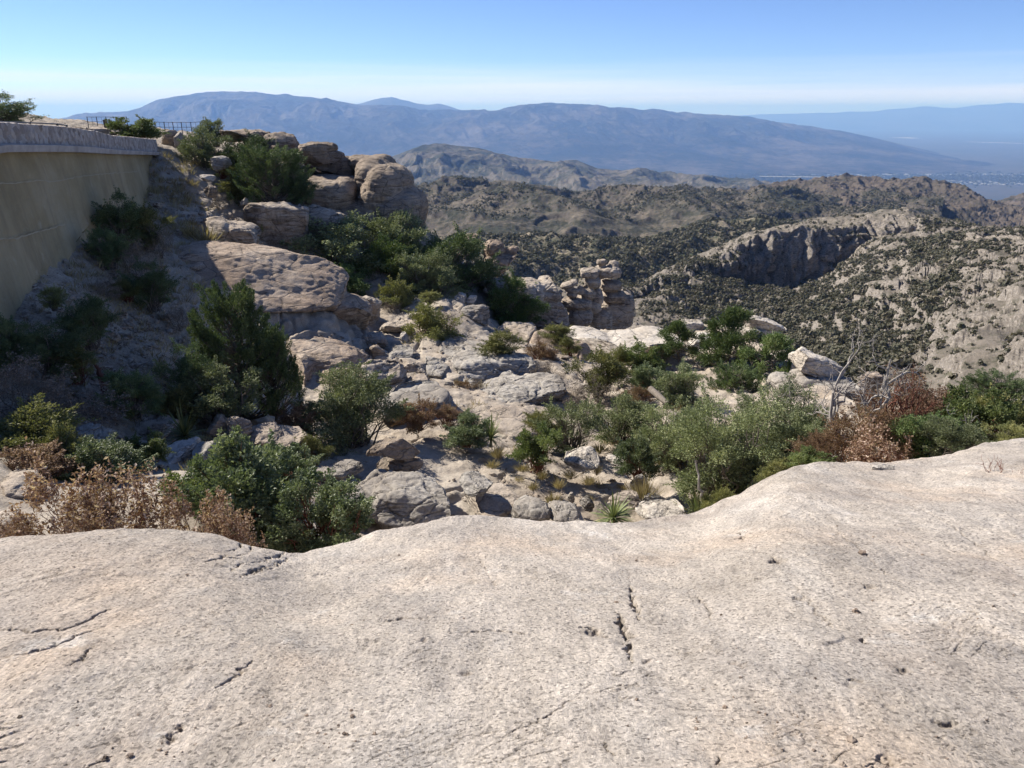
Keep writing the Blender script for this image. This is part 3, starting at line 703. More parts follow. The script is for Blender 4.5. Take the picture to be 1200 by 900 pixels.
for pl, wd, dp in cracks:                              # broken, wandering joints
    q = np.array([ledge_uv(*p) for p in pl])
    lo, hi = q.min(0) - .25, q.max(0) + .25
    m = (LX > lo[0]) & (LX < hi[0]) & (RY > lo[1]) & (RY < hi[1])
    if not m.any(): continue
    px = LX[m] + .022 * fbm(LX[m] / .06, RY[m] / .06, 3, 4, .6); py = RY[m] + .022 * fbm(LX[m] / .06, RY[m] / .06, 8, 4, .6)
    best = np.full(px.shape, 9.0); along = np.zeros(px.shape); acc = 0.0; tot = np.linalg.norm(np.diff(q, axis=0), axis=1).sum()
    for a, b in zip(q[:-1], q[1:]):
        d = b - a; L_ = np.linalg.norm(d); t = np.clip(((px - a[0]) * d[0] + (py - a[1]) * d[1]) / (d @ d + 1e-9), 0, 1)
        e = np.hypot(px - a[0] - t * d[0], py - a[1] - t * d[1]); k = e < best
        best[k] = e[k]; along[k] = (acc + t[k] * L_) / tot; acc += L_
    tap = np.clip(np.minimum(along, 1 - along) * 5, 0, 1) ** .7
    wv = .55 * wd * tap * np.clip(.60 + .8 * fbm(LX[m] / .16, RY[m] / .16, 12, 3), .10, 1.3) + 1e-4
    f = np.exp(-(best / wv) ** 2)
    LZ[m] -= dp * f * .8; dark[m] = np.maximum(dark[m], f)
    lip = np.exp(-(best / .05) ** 2) * .006; LZ[m] -= lip
# chipped pits
for u, v, r_ in ((692, 738, .035), (704, 742, .022), (868, 629, .05), (910, 657, .05), (1008, 752, .03), (1000, 800, .022), (870, 779, .03), (858, 777, .02), (760, 775, .02), (497, 755, .022), (545, 786, .02), (198, 862, .03), (208, 850, .02), (1040, 896, .04), (780, 592 + 40, .03), (657, 770, .015), (372, 766, .018), (935, 700, .03), (1020, 690, .03), (1140, 722, .03), (1060, 788, .03), (1110, 850, .04)):
    q = ledge_uv(u, v); m = (np.abs(LX - q[0]) < .3) & (np.abs(RY - q[1]) < .3)
    d = np.hypot(LX[m] - q[0] + .03 * fbm(LX[m] / .05, RY[m] / .05, 4, 3), (RY[m] - q[1]) * 1.2 + .03 * fbm(LX[m] / .05, RY[m] / .05, 9, 3))
    f = sstep(r_ * 1.3, r_ * .4, d); LZ[m] -= f * r_ * .5; dark[m] = np.maximum(dark[m], f * .8)
# thin skins left standing by flaking
for u, v, ru, rv, h_ in ((295, 655, .62, .16, .012), (250, 662, .55, .14, .010), (90, 770, .7, .22, .010), (960, 748, .14, .06, .012), (1010, 660, .8, .35, .008), (1050, 610, 1.2, .4, .010)):
    q = ledge_uv(u, v); m = (np.abs(LX - q[0]) < 2 * ru) & (np.abs(RY - q[1]) < 3 * ru)
    a_, b_ = LX[m] - q[0], RY[m] - q[1]; c_, s_ = math.cos(R(28)), math.sin(R(28))
    d = np.hypot((a_ * c_ + b_ * s_) / ru, (-a_ * s_ + b_ * c_) / (rv * 1.6)) + .45 * fbm(LX[m] / .3, RY[m] / .3, 14, 3, .5)
    LZ[m] += h_ * sstep(1.05, .80, d) * ins[m]
# natural flakes: short broken steps running across the slope in the grain of the rock
ca_, sa_ = math.cos(R(38)), math.sin(R(38))
gu = (LX * ca_ + RY * sa_); gv = (-LX * sa_ + RY * ca_)
for kk, (lu, lv_, th, dp, ms) in enumerate(((.75, .17, .04, .010, .42), (.35, .09, .05, .008, .22), (.16, .05, .06, .005, .12))):
    nz_ = fbm(gu / lu, gv / lv_, 40 + kk, 4, .55); mk_ = sstep(ms + .12, ms + .5, fbm(LX / .6, RY / .6, 50 + kk, 4))
    f = sstep(th, 0, np.abs(nz_)) * mk_; LZ -= f * dp * .7 * ins; dark = np.maximum(dark, f * .45 * ins)
    LZ += sstep(-.02, .05, nz_) * mk_ * dp * .6 * ins
def ledge_material():
    n = N('ledge_granite'); g = n.coord(geo=True); ge = n.coord((1, .45, 1), (0, 0, R(-28)), geo=True)
    big = n.noise(ge, .7, 7, .62)
    col = n.ramp(big, [(.30, (.345, .305, .26)), (.44, (.465, .412, .355)), (.57, (.55, .49, .425)), (.72, (.59, .54, .48))])
    war = n.noise(g, .55, 6, .6); col = n.mix(n.ramp(war, [(.49, 0.0), (.66, .6)]), col, (.55, .43, .325))
    st = n.noise(ge, 1.5, 9, .70); col = n.mix(n.ramp(st, [(.50, 0.0), (.64, .50)]), col, (.30, .28, .265))
    li = n.noise(g, 2.1, 8, .7); col = n.mix(n.ramp(li, [(.60, 0.0), (.69, .6)]), col, (.66, .635, .60))
    pa = n.noise(g, .42, 9, .62); col = n.mix(n.ramp(pa, [(.49, 0.0), (.56, .45)]), col, (.34, .305, .275))
    sk = n.noise(n.coord((1, .16, 1), (0, 0, R(-38)), geo=True), 1.6, 8, .65); col = n.mix(n.ramp(sk, [(.54, 0.0), (.66, .5)]), col, (.62, .575, .52))
    at = n.add('ShaderNodeAttribute', attribute_name='crack')
    col = n.mix(n.math('MULTIPLY', at.outputs['Fac'], .45), col, (.16, .125, .10))
    # grains of feldspar, quartz and mica
    v = n.add('ShaderNodeTexVoronoi'); v.inputs['Scale'].default_value = 85; n.ln(g, v.inputs['Vector'])
    gc = n.add('ShaderNodeSeparateColor'); n.ln(v.outputs['Color'], gc.inputs[0])
    col = n.mix(1.0, col, n.ramp(gc.outputs[0], [(0, .46), (.10, .66), (.2, .92), (.6, 1.04), (1, 1.26)]), 'MULTIPLY')
    g2 = n.noise(g, 34, 6, .75); col = n.mix(1.0, col, n.ramp(g2, [(.32, .68), (.5, 1.0), (.68, 1.16)]), 'MULTIPLY')
    h1 = n.noise(g, 16, 8, .75); h2 = n.noise(n.coord((1, .28, 1), (0, 0, R(-35)), geo=True), 7, 9, .72); h3 = n.noise(g, 60, 5, .8)
    h = n.math('ADD', n.math('ADD', n.math('ADD', n.math('MULTIPLY', h1, .7), n.math('MULTIPLY', h2, 1.2)), n.math('MULTIPLY', h3, .25)), n.math('MULTIPLY', gc.outputs[1], .16))
    col = n.mix(1.0, col, n.ramp(h2, [(.30, .72), (.48, 1.0), (.7, 1.10)]), 'MULTIPLY')
    return n.finish(col, .85, n.bump(h, .032, 1.0), .2)
M['ledge'] = ledge_material()
structure('granite_ground', mesh_np('granite_ground', np.stack([LX, RY, LZ], -1).reshape(-1, 3), grid_faces(*LX.shape), M['ledge'], True, {'crack': ('POINT', dark)}),
          'broad bare granite ledge filling the foreground, cracked and speckled', 'ground')
# ------------------------------------------------------------------ rocks: every boulder and outcrop a thing
def cube_sphere(n):
    t = np.tan(np.linspace(-1, 1, n + 1) * np.pi / 4)
    a, b = np.meshgrid(t, t); o = np.ones_like(a)
    Vs, Fs = [], []
    f = grid_faces(n + 1, n + 1)
    for k, q in enumerate(((a, b, o), (b, a, -o), (o, a, b), (-o, b, a), (b, o, a), (a, -o, b))):
        Vs.append(np.stack(q, -1).reshape(-1, 3)); Fs.append(f + k * (n + 1) ** 2)
    V = np.concatenate(Vs); Fc = np.concatenate(Fs)
    V /= np.linalg.norm(V, axis=1)[:, None]
    key = np.round(V * 1e5).astype(np.int64); _, ix, inv = np.unique(key, axis=0, return_index=True, return_inverse=True)
    return V[ix], inv.reshape(-1)[Fc]
_cs = {n: cube_sphere(n) for n in (8, 30, 44)}
def superq(n, h, ex, top=1.0):
    V, Fc = _cs[n]
    p = ex
    d = (np.abs(V[:, 0]) ** p + np.abs(V[:, 1]) ** p + np.abs(V[:, 2]) ** p) ** (-1 / p)
    q = V * d[:, None]
    tp = 1 + (top - 1) * (q[:, 2] * .5 + .5)           # narrower (or wider) towards the top
    q[:, 0] *= tp; q[:, 1] *= tp
    return q * np.asarray(h), Fc
def vnormals(V, Fc):
    n = np.zeros_like(V); a, b, c = V[Fc[:, 0]], V[Fc[:, 1]], V[Fc[:, 2]]
    fn = np.cross(b - a, c - a)
    if Fc.shape[1] == 4: fn = fn + np.cross(c - a, V[Fc[:, 3]] - a)
    for k in range(Fc.shape[1]): np.add.at(n, Fc[:, k], fn)
    return n / (np.linalg.norm(n, axis=1)[:, None] + 1e-9)
def weather(V, Fc, R_, seed, rough=1.0, strata=1.0, crack=1.0, dip=(.12, .10), facets=9):
    """weathered granite: lumps, bedding ledges, joints, pitting"""
    o = seed * 13.7
    rr = np.random.default_rng(seed)
    for k in range(facets):                               # joint planes that cut the mass flat
        nn = rr.normal(size=3); nn[2] = nn[2] * .8 + .15; nn /= np.linalg.norm(nn)
        pr = V @ nn; c_ = np.quantile(pr, rr.uniform(.76, .93)); V = V - nn * (np.maximum(0, pr - c_) * .88)[:, None]
    for st in range(2):
        n = vnormals(V, Fc); x, y, z = V[:, 0] + o, V[:, 1] - o, V[:, 2]
        zb = z + dip[0] * V[:, 0] + dip[1] * V[:, 1]
        if st == 0:
            d = fbm(x / (R_ * 1.1), y / (R_ * 1.1), z / (R_ * .9), 4, .5) * .13 * R_ * rough
        else:
            side = 1 - np.abs(n[:, 2]) * .93
            T = max(.09, R_ * .25)
            q = (zb + .30 * T * fbm(x / R_, y / R_, z / R_, 3)) / T; f = q - np.floor(q)
            hsh = pnoise(np.floor(q) * 7.3 + o, np.full_like(q, o), np.full_like(q, 3.3))
            d = (-sstep(.16, 0, np.minimum(f, 1 - f)) * .10 * T * 1.6 + hsh * .22 * T) * strata * side
            zz = fbm(x / (R_ * 1.5), y / (R_ * 1.5), zb / (T * .35), 4, .55) * .05 * T * 2.2 * strata * side
            w = .22 * R_
            f1, f2 = worley((x + w * fbm(x / R_, y / R_, z / R_, 2)) / (R_ * .95), y / (R_ * .95), z / (R_ * .75))
            d = d + zz - sstep(.06, 0, f2) * .07 * R_ * crack - (f1 - .5) * .045 * R_ * crack
            d = d + fbm(x / (R_ * .22), y / (R_ * .22), z / (R_ * .16), 4, .55) * .028 * R_ * rough
        V = V + n * d[:, None]
    return V

rock_n = [0]
def place_box(u0, v0, u1, v1, Y, hy=None):
    """half sizes and centre of a lump that fills this pixel box at distance Y"""
    um, vm_ = (u0 + u1) / 2, (v0 + v1) / 2
    c = P(um, vm_, Y); m = mpp(vm_, Y)
    hx = (u1 - u0) / 2 * m
    _, r0 = sr(um, v0); _, r1 = sr(um, v1); H = (r0 - r1) * Y / 2; r = -float(sr(um, vm_)[1])
    if hy is None: hy = min(hx * .85, .8 * H / max(r, .05))
    hz = math.sqrt(max(H * H - (hy * r) ** 2, (.34 * H) ** 2))
    return c, np.array([hx, hy, hz])
def rock(label, u0, v0, u1, v1, Y=None, name='boulder', cat='boulder', mat='granite', ex=2.8, hy=None, tilt=0, yaw=None, top=1.0, rough=1.0, strata=1.0, crack=1.0, n=30, group=None, dip=(.12, .10)):
    """one boulder filling the pixel box; its foot sinks into the ground"""
    rock_n[0] += 1; sd_ = rock_n[0]; rr = random.Random(sd_ * 31)
    if Y is None: Y = ground_at((u0 + u1) / 2, v1) + .15
    c, h = place_box(u0, v0, u1, v1, Y, hy)
    V, Fc = superq(n, h, ex, top)
    R_ = float((h[0] * h[1] * h[2]) ** (1 / 3))
    V = weather(V, Fc, R_, sd_, rough, strata, crack, dip)
    ca, sa = math.cos(R(tilt)), math.sin(R(tilt)); V = np.stack([V[:, 0] * ca + V[:, 2] * sa, V[:, 1], -V[:, 0] * sa + V[:, 2] * ca], -1)
    yw = R(rr.uniform(-14, 14) if yaw is None else yaw); ca, sa = math.cos(yw), math.sin(yw)
    V = np.stack([V[:, 0] * ca - V[:, 1] * sa, V[:, 0] * sa + V[:, 1] * ca, V[:, 2]], -1)
    zb = V[:, 2].min(); V[:, 2] -= zb
    o = link(name, mesh_np(name, V, Fc, M[mat]), None, (c[0], c[1], c[2] + zb))
    return tag(o, label, cat, group, 'thing')
def outcrop(label, lumps, name='rock_outcrop', cat='outcrop', mat='granite', voxel=None, rough=1.0, strata=1.0, crack=1.0, group=None, dip=(.12, .10), R_=None, facets=4, relax=3):
    """a rock mass grown from several lumps (u0, v0, u1, v1, Y, exponent, depth, tilt, taper) fused into one surface"""
    rock_n[0] += 1; sd_ = rock_n[0]
    Vs, Fs, off = [], [], 0; big = 0; cs_ = []
    for L in lumps:
        L = list(L) + [None] * (9 - len(L)); u0, v0, u1, v1, Y, ex, hy, tilt, top = L
        c, h = place_box(u0, v0, u1, v1, Y, hy); V, Fc = superq(30, h, ex or 3.2, top or 1.0)
        big = max(big, float(h.max())); cs_.append(c)
        if tilt:
            ca, sa = math.cos(R(tilt)), math.sin(R(tilt)); V = np.stack([V[:, 0] * ca + V[:, 2] * sa, V[:, 1], -V[:, 0] * sa + V[:, 2] * ca], -1)
        Vs.append(V + c); Fs.append(Fc + off); off += len(V)
    V = np.concatenate(Vs); org = np.array([V[:, 0].mean(), V[:, 1].mean(), V[:, 2].min()]); V = V - org
    me = mesh_np('lump', V, np.concatenate(Fs)); tmp = link('lump', me)
    md = tmp.modifiers.new('r', 'REMESH'); md.mode = 'VOXEL'; md.voxel_size = voxel or max(.035, big / 46)
    dg = bpy.context.evaluated_depsgraph_get(); ev = tmp.evaluated_get(dg); m2 = ev.to_mesh()
    V = np.empty(len(m2.vertices) * 3, np.float32); m2.vertices.foreach_get('co', V); V = V.reshape(-1, 3).astype(float)
    Fc = np.empty(len(m2.loops), np.int32); m2.loops.foreach_get('vertex_index', Fc); ls = np.empty(len(m2.polygons), np.int32); m2.polygons.foreach_get('loop_total', ls)
    assert (ls == 4).all(); Fc = Fc.reshape(-1, 4)
    ev.to_mesh_clear(); bpy.data.objects.remove(tmp); bpy.data.meshes.remove(me)
    for _ in range(relax):                               # relax the voxel steps
        acc = np.zeros_like(V); cnt = np.zeros(len(V))
        for a, b in ((0, 1), (1, 2), (2, 3), (3, 0)):
            np.add.at(acc, Fc[:, a], V[Fc[:, b]]); np.add.at(acc, Fc[:, b], V[Fc[:, a]]); np.add.at(cnt, Fc[:, a], 1); np.add.at(cnt, Fc[:, b], 1)
        V = V * .4 + .6 * acc / cnt[:, None]
    V = weather(V, Fc, R_ or big * .42, sd_, rough, strata, crack, dip, facets)
    o = link(name, mesh_np(name, V, Fc, M[mat]), None, tuple(org))
    return tag(o, label, cat, group, 'thing')

# ---- the hilltop on the left
rock('flat two-layered capstone on the hilltop, left of the brownish rounded top', 262, 152, 313, 165, 46, 'rock_slab', 'rock slab', 'granite_brown', 3, 3.0, 1, strata=1.6)
rock('brown rounded rock on the hilltop, dark on its right side', 308, 157, 360, 186, 46, mat='granite_brown', ex=2.6, hy=2.4, tilt=9)
outcrop('brown stacked outcrop with overhanging cap beside the hilltop cliff', [(353, 167, 394, 180, 45, 2.6, 1.6), (345, 176, 402, 192, 45, 3, 1.6), (358, 184, 418, 206, 46, 4, 1.6)], mat='granite_brown', strata=1.4)
outcrop('large rounded cliff at the hilltop edge with a dark right face', [(408, 181, 442, 200, 46, 2.6, 1.4), (420, 182, 464, 236, 45, 2.6, 2.6), (426, 190, 480, 268, 44, 2.6, 3.0, 22), (438, 216, 497, 302, 43.5, 2.8, 3, 18),
        (362, 203, 424, 250, 44, 3.4, 3.2, 4), (376, 232, 470, 290, 43.5, 3.4, 2.8)], name='rock_cliff', cat='cliff', mat='granite_brown', R_=2.0, strata=.6, crack=.35, rough=.6, facets=0)
rock('long pale ledge under the dark hilltop juniper, shaded front', 282, 238, 372, 302, 37.4, 'rock_ledge', 'rock ledge', 'granite', 5, 1.0, 2)
rock('pale ledge end at the foot of the hilltop cliff', 352, 236, 404, 290, 39.5, 'rock_ledge', 'rock ledge', 'granite', 4, 1.6, -4)
rock('pale low rock beside the yellow grass at the shadow edge', 236, 258, 300, 292, 33, mat='granite', ex=3.2, hy=1.6, tilt=12)
rock('olive-grey boulder among the hilltop bushes', 244, 183, 272, 200, 40, mat='granite_grey', ex=2.4)
rock('flat pale step stone on the upper path', 232, 205, 252, 213, 38, 'stone', 'stone', 'granite_pale', 3)
rock('small dark step rock below the path stones', 238, 218, 256, 232, 36.5, 'stone', 'stone', 'granite_brown', 3)
rock('small pale stone at the foot of the hilltop juniper', 280, 232, 294, 241, 38.5, 'stone', 'stone', 'granite_pale', 3)
rock('low rock by the fence end on the far hilltop', 78, 149, 100, 157, 42, mat='granite_brown', ex=3)
rock('long low pale rock behind the parapet', 96, 149, 150, 161, 43, 'rock_slab', 'rock slab', 'granite', 3, 2.0)
# ---- the big slanting slab and the smooth rock under it
outcrop('great slanting pinkish slab overhanging a shaded hollow', [(196, 284, 330, 352, 29, 3, 3.2, 7), (232, 290, 345, 360, 28.6, 3.4, 3.0, 8), (300, 302, 386, 356, 28.2, 3.6, 2.6, 9), (345, 312, 402, 362, 28.6, 3, 2.2, 14), (300, 346, 380, 368, 29.4, 3, 1.6), (385, 346, 432, 392, 29.5, 3, 1.4, 30)],
        name='rock_slab', cat='rock slab', mat='granite_pink', R_=1.5, strata=.8, crack=.25, rough=.6, dip=(.25, .1))
outcrop('smooth rounded pinkish rock below the overhanging slab', [(305, 372, 395, 430, 26.6, 2.6, 2.4, 10), (345, 384, 432, 440, 26.2, 2.8, 2.2, 12), (322, 408, 376, 478, 24.4, 3, 1.7), (362, 418, 436, 478, 24.8, 3, 1.7)], mat='granite_pink', R_=1.3, strata=.7, crack=.35, rough=.7, dip=(.25, .1))
rock('rounded dark-sided boulder standing above the grey-green oak', 412, 420, 477, 474, 24, mat='granite', ex=2.8, hy=1.0)
rock('square pale boulder right of the dark-sided boulder', 474, 440, 519, 478, 24, mat='granite', ex=3.2, hy=.9)
rock('low boulder wedged behind the square pale boulder', 472, 424, 508, 446, 25.4, mat='granite', ex=2.8)
rock('narrow upright block beside the square pale boulder', 515, 446, 531, 474, 24, 'stone', 'stone', 'granite_grey', 4)
rock('pale domed boulder below the dark oaks', 402, 348, 452, 386, 31.5, mat='granite', ex=2.5)
rock('flat pale stone below the domed boulder', 444, 376, 484, 389, 30.4, 'rock_slab', 'rock slab', 'granite', 3)
rock('white upright stone on the gravel below the olive bush', 468, 388, 479, 404, 29, 'stone', 'stone', 'granite_pale', 2.6)
rock('leaning brown plank-like rock above the dark-sided boulder', 428, 404, 452, 426, 27, 'rock_slab', 'rock slab', 'granite_brown', 4, .5, 38)
rock('low dark-fronted slab throwing a black shadow, right of the leaning rock', 452, 404, 486, 421, 27.4, 'rock_slab', 'rock slab', 'granite_grey', 3, .9)
rock('small tan rock left of the leaning brown rock', 405, 404, 432, 424, 27.2, mat='granite', ex=2.8)
rock('flat buff rock in the gap above the leaning rock', 424, 390, 462, 406, 28.4, mat='granite', ex=3)
rock('grey slab running down beside the square pale boulder', 492, 420, 530, 442, 25.8, 'rock_slab', 'rock slab', 'granite_grey', 3, 1.2, 15)
outcrop('broad grey layered rock sheet in the middle of the slope', [(488, 398, 575, 436, 28, 3, 2.2, 3), (530, 404, 610, 440, 27.2, 3, 2.0, 4), (560, 418, 630, 444, 26.4, 3, 1.5, 0)], name='rock_sheet', cat='rock slab', mat='granite_grey', R_=.9, strata=1.9, dip=(.2, .2))
outcrop('long humped grey rock below the layered sheet', [(540, 448, 630, 482, 23.4, 2.6, 1.7, -8), (585, 440, 664, 476, 24, 2.8, 1.6, -4), (530, 464, 580, 486, 22.4, 3, 1.1, -10)], mat='granite_grey', R_=.8, strata=1.3)
rock('thin broken slab wedged above the humped grey rock', 500, 438, 560, 458, 25, 'rock_slab', 'rock slab', 'granite_grey', 3.4, 1.2, 4, strata=2)
rock('second thin broken slab, shaded underneath, right of the first', 556, 436, 618, 456, 25.6, 'rock_slab', 'rock slab', 'granite_grey', 3.4, 1.1, -6, strata=2)
# ---- small stacked stones and rocks towards the pine
rock('little stacked stone on the rim left of the round pine', 533, 342, 550, 358, 35, 'stone', 'stone', 'granite_pale', 2.6)
rock('flat pale stone beside the little stacked stone', 546, 346, 560, 357, 35, 'stone', 'stone', 'granite_pale', 3)
rock('grey rock step below the little stacked stone', 540, 358, 578, 380, 33, mat='granite_grey', ex=3)
rock('small upright block in the shade left of the round pine', 556, 368, 572, 388, 33, 'stone', 'stone', 'granite_grey', 3.4)
outcrop('blocky outcrop behind the round pine with a columned right end', [(566, 325, 640, 372, 41, 3.4, 2.0), (563, 340, 610, 392, 40, 3, 1.5), (628, 325, 658, 392, 42, 4, 1.6), (600, 340, 662, 394, 42, 4, 1.8)], mat='granite', R_=1.6, facets=2, crack=.6)
outcrop('small stack of tan rocks behind the dark oaks', [(567, 281, 584, 305, 46, 2.6), (569, 281, 592, 300, 46, 2.8, .9), (566, 296, 612, 324, 46, 3.2, 1.4), (590, 288, 609, 312, 46, 3), (543, 274, 562, 300, 47, 2.8, 1)], name='rock_stack', cat='rock stack', mat='granite_pink', R_=1.0)
outcrop('tall stacked pinnacle with knobbed top and a black shaded face', [
    (699, 304, 711, 311.5, 44.8, 2.4, .35), (713, 305, 725, 319, 45.0, 2.8, .5), (698, 311, 727, 326, 44.8, 3.4, .9), (703, 327, 728, 341, 44.9, 3.4, .85), (705, 339, 733, 354, 45.0, 3.2, 1.0),
    (680, 314, 702, 325, 44.0, 3.6, .7), (684, 323, 704, 338, 43.9, 2.4, .7, 6), (680, 336, 697, 352, 43.7, 2.4, .6), (693, 338, 707, 358, 44.0, 2.6, .6), (682, 350, 704, 366, 44.0, 3, .8),
    (656, 329, 678, 337.5, 43.4, 2.4, .5, -16), (662, 336, 680, 343, 43.4, 2.4, .45, 6), (676, 334, 686, 346, 43.5, 2.4, .4), (664, 341, 676, 349, 43.4, 2.4, .4), (658, 347, 693, 362, 43.6, 3.2, .9), (664, 359, 694, 382, 43.6, 3.2, .9),
    (696, 350, 738, 398, 45.4, 4, 1.2, 0, .95), (690, 362, 716, 396, 44.6, 4, .9), (714, 342, 741, 388, 45.6, 3.4, 1.2, 5)], name='rock_pinnacle', cat='rock pinnacle', mat='granite', voxel=.042, R_=.55, strata=1.0, crack=1.2, facets=0, relax=2)
rock('low rocks below the pinnacle foot beside the white slab', 728, 380, 758, 398, 41, mat='granite_grey', ex=3)
# ---- the white slab on the rim
outcrop('wide smooth almost white slab on the canyon rim below the pinnacle', [(660, 383, 722, 426, 34.5, 2.6, 3.0, 6), (700, 391, 790, 430, 34, 2.6, 3.4, -3), (742, 382, 800, 424, 35, 2.6, 2.8)], name='rock_sheet', cat='rock slab', mat='granite_pale', R_=1.3, strata=.3, crack=.15, rough=.5)
rock('tan slab with brown stain below the round pine', 578, 378, 640, 420, 35, 'rock_slab', 'rock slab', 'granite', 3, 2.2, 6)
rock('tan sloping slab between the bushes left of the white slab', 624, 388, 690, 440, 32, 'rock_slab', 'rock slab', 'granite_pink', 3, 2.0, 14)
rock('pale block on the rim behind the two pines', 790, 375, 824, 392, 37, mat='granite_pale', ex=3.4)
rock('cream rock between the trunks of the rim pines', 795, 390, 850, 424, 34, mat='granite_pale', ex=3, hy=1.6)
rock('tilted flat slab on the rim right of the tall rim pine', 866, 371, 919, 392, 34.5, 'rock_slab', 'rock slab', 'granite_pale', 4.2, 1.1, 16, strata=.6)
rock('pale block under the tilted flat rim slab', 866, 382, 904, 412, 34.3, mat='granite_pale', ex=4, hy=1.0)
rock('small oval boulder below the tilted flat rim slab', 905, 396, 929, 410, 33, mat='granite_pale', ex=2.5)
rock('long tilted tabletop slab at the end of the rim, shaded beneath', 922, 411, 985, 440, 26, 'rock_slab', 'rock slab', 'granite_pale', 4.2, 1.0, 19, strata=.5)
outcrop('dark shaded cliff under the tabletop slab at the end of the rim', [(926, 436, 986, 500, 25.6, 8, .8), (950, 447, 1003, 508, 24.9, 8, .8), (905, 440, 950, 480, 26.4, 6, .9)], name='rock_cliff', cat='cliff', mat='granite_grey', R_=1.0, facets=0, rough=.6)
rock('pale rocks below the tabletop slab beside the dead tree', 926, 424, 950, 440, 28, mat='granite_pale', ex=3)
rock('pinkish rock behind the dead tree, half hidden by red branches', 1004, 436, 1036, 456, 22, mat='granite_pink', ex=2.8)
# ---- near middle ground
outcrop('balanced brown flat rock in two layers, casting a long shadow', [(412, 513, 478, 532, 14.6, 3.6, .42, 4), (452, 511, 497, 535, 14.6, 3.4, .42, 2), (440, 530, 496, 552, 14.7, 3.6, .42, 0)], name='balanced_rock', cat='boulder', mat='granite_brown', voxel=.022, R_=.34, strata=1.3)
outcrop('big pale loaf-shaped boulder split by joints behind the ledge', [(385, 552, 478, 606, 13.3, 3, .9, 3), (440, 557, 520, 618, 13.1, 3.2, .85, 6), (500, 568, 546, 622, 13.1, 3.2, .7, 8)], name='boulder', cat='boulder', mat='granite_grey', voxel=.03, R_=.55)
rock('oblong pale rock lying against the left end of the loaf boulder', 362, 540, 424, 566, 14.0, mat='granite_grey', ex=2.8, hy=.5)
rock('flat grey rock with a black hollow under it, right of the balanced rock', 538, 555, 586, 580, 14.0, mat='granite_grey', ex=3, hy=.5, tilt=8)
rock('jointed grey boulder just behind the ledge, left one of a pair', 598, 578, 648, 616, 13.3, mat='granite_grey', ex=3.6, hy=.55)
rock('jointed grey boulder just behind the ledge, right one of a pair', 643, 584, 684, 620, 13.2, mat='granite_grey', ex=3.6, hy=.5)
rock('smooth pale slab under the rounded bright bush in the gully', 652, 524, 703, 549, 16.3, 'rock_slab', 'rock slab', 'granite_pale', 2.8, .6)
rock('rounded stone behind the long-leaved yucca', 714, 574, 754, 597, 14.1, mat='granite', ex=2.5)
rock('upright egg-shaped stone beside the dry grass clump', 737, 551, 760, 578, 14.8, 'stone', 'stone', 'granite_grey', 2.4)
rock('grey stone between the grass clump and the oak trunk', 750, 579, 782, 597, 14.1, 'stone', 'stone', 'granite_grey', 2.8)
rock('pale flat slab at the ledge beside the yucca', 742, 591, 802, 613, 13.5, 'rock_slab', 'rock slab', 'granite_pale', 3, .6)
rock('pale slab in the gully below the grey loose shrub', 712, 534, 742, 549, 16.1, 'rock_slab', 'rock slab', 'granite_pale', 3, .5)
rock('small dark stone at the root of the gully yucca', 678, 580, 698, 599, 13.9, 'stone', 'stone', 'granite_grey', 2.8)
rock('small cream stone in the dry gully grass', 663, 577, 675, 589, 14.3, 'stone', 'stone', 'granite_pale', 2.6)
rock('pale driftwood-shaped stone lying on the right of the ledge', 1021, 545, 1055, 554, 8.0, 'stone', 'stone', 'granite_pale', 3, .06, 3, strata=.3)
rock('pale bedrock step behind the two rust-coloured shrubs', 428, 452, 548, 488, 20.6, 'rock_sheet', 'bedrock', 'granite_grey', 3, 1.6, 3, rough=.7, strata=.8, crack=.6)
rock('pale bedrock apron between the loaf boulder and the jointed pair', 536, 566, 626, 606, 14.2, 'rock_sheet', 'bedrock', 'granite', 3, 1.0, 4, rough=.6, strata=.6, crack=.5)
rock('pale bedrock tongue running down from the humped grey rock', 560, 474, 648, 512, 20.5, 'rock_sheet', 'bedrock', 'granite', 3, 1.6, 8, rough=.6, strata=.6, crack=.5)
rock('pale bedrock ledge behind the twin boulders, below the juniper', 292, 500, 376, 538, 14.6, 'rock_sheet', 'bedrock', 'granite', 3, 1.1, 3, rough=.6, strata=.7, crack=.5)
# ---- left foreground rocks
rock('tall pointed grey rock at the edge of the shade, left', 84, 489, 128, 534, 12.2, mat='granite_grey', ex=3.4, hy=.4, tilt=-24)
rock('flat tan rock with a black underside at the left edge', -12, 550, 55, 584, 9.0, mat='granite', ex=3.2, hy=.45, tilt=-6)
rock('rounded twin boulder behind the manzanitas, left one', 240, 486, 274, 511, 14.8, mat='granite', ex=2.4)
rock('rounded twin boulder behind the manzanitas, right one', 265, 487, 298, 514, 14.7, mat='granite', ex=2.4)
rock('pale flat slab left of the spiky yucca', 148, 490, 206, 516, 14.2, 'rock_slab', 'rock slab', 'granite', 2.8, .7)
rock('dark-fronted stone beside the spiky yucca', 174, 497, 196, 513, 13.9, 'stone', 'stone', 'granite_brown', 2.8)
rock('cracked pale slab below the spiky yucca, left half', 184, 514, 232, 545, 12.8, 'rock_slab', 'rock slab', 'granite_pale', 3.6, .6, -8)
rock('cracked pale slab below the spiky yucca, right half', 226, 514, 256, 542, 12.8, 'rock_slab', 'rock slab', 'granite_grey', 3.6, .5, -12)
rock('rounded pale stone below the flat slab by the yucca', 140, 511, 162, 534, 12.6, mat='granite', ex=2.5)
rock('small rounded stone next to the cracked pale slab', 168, 513, 190, 528, 13, 'stone', 'stone', 'granite', 2.5)
rock('tan flat rock right of the twin boulders', 290, 497, 332, 520, 14.6, 'rock_slab', 'rock slab', 'granite', 3, .6)
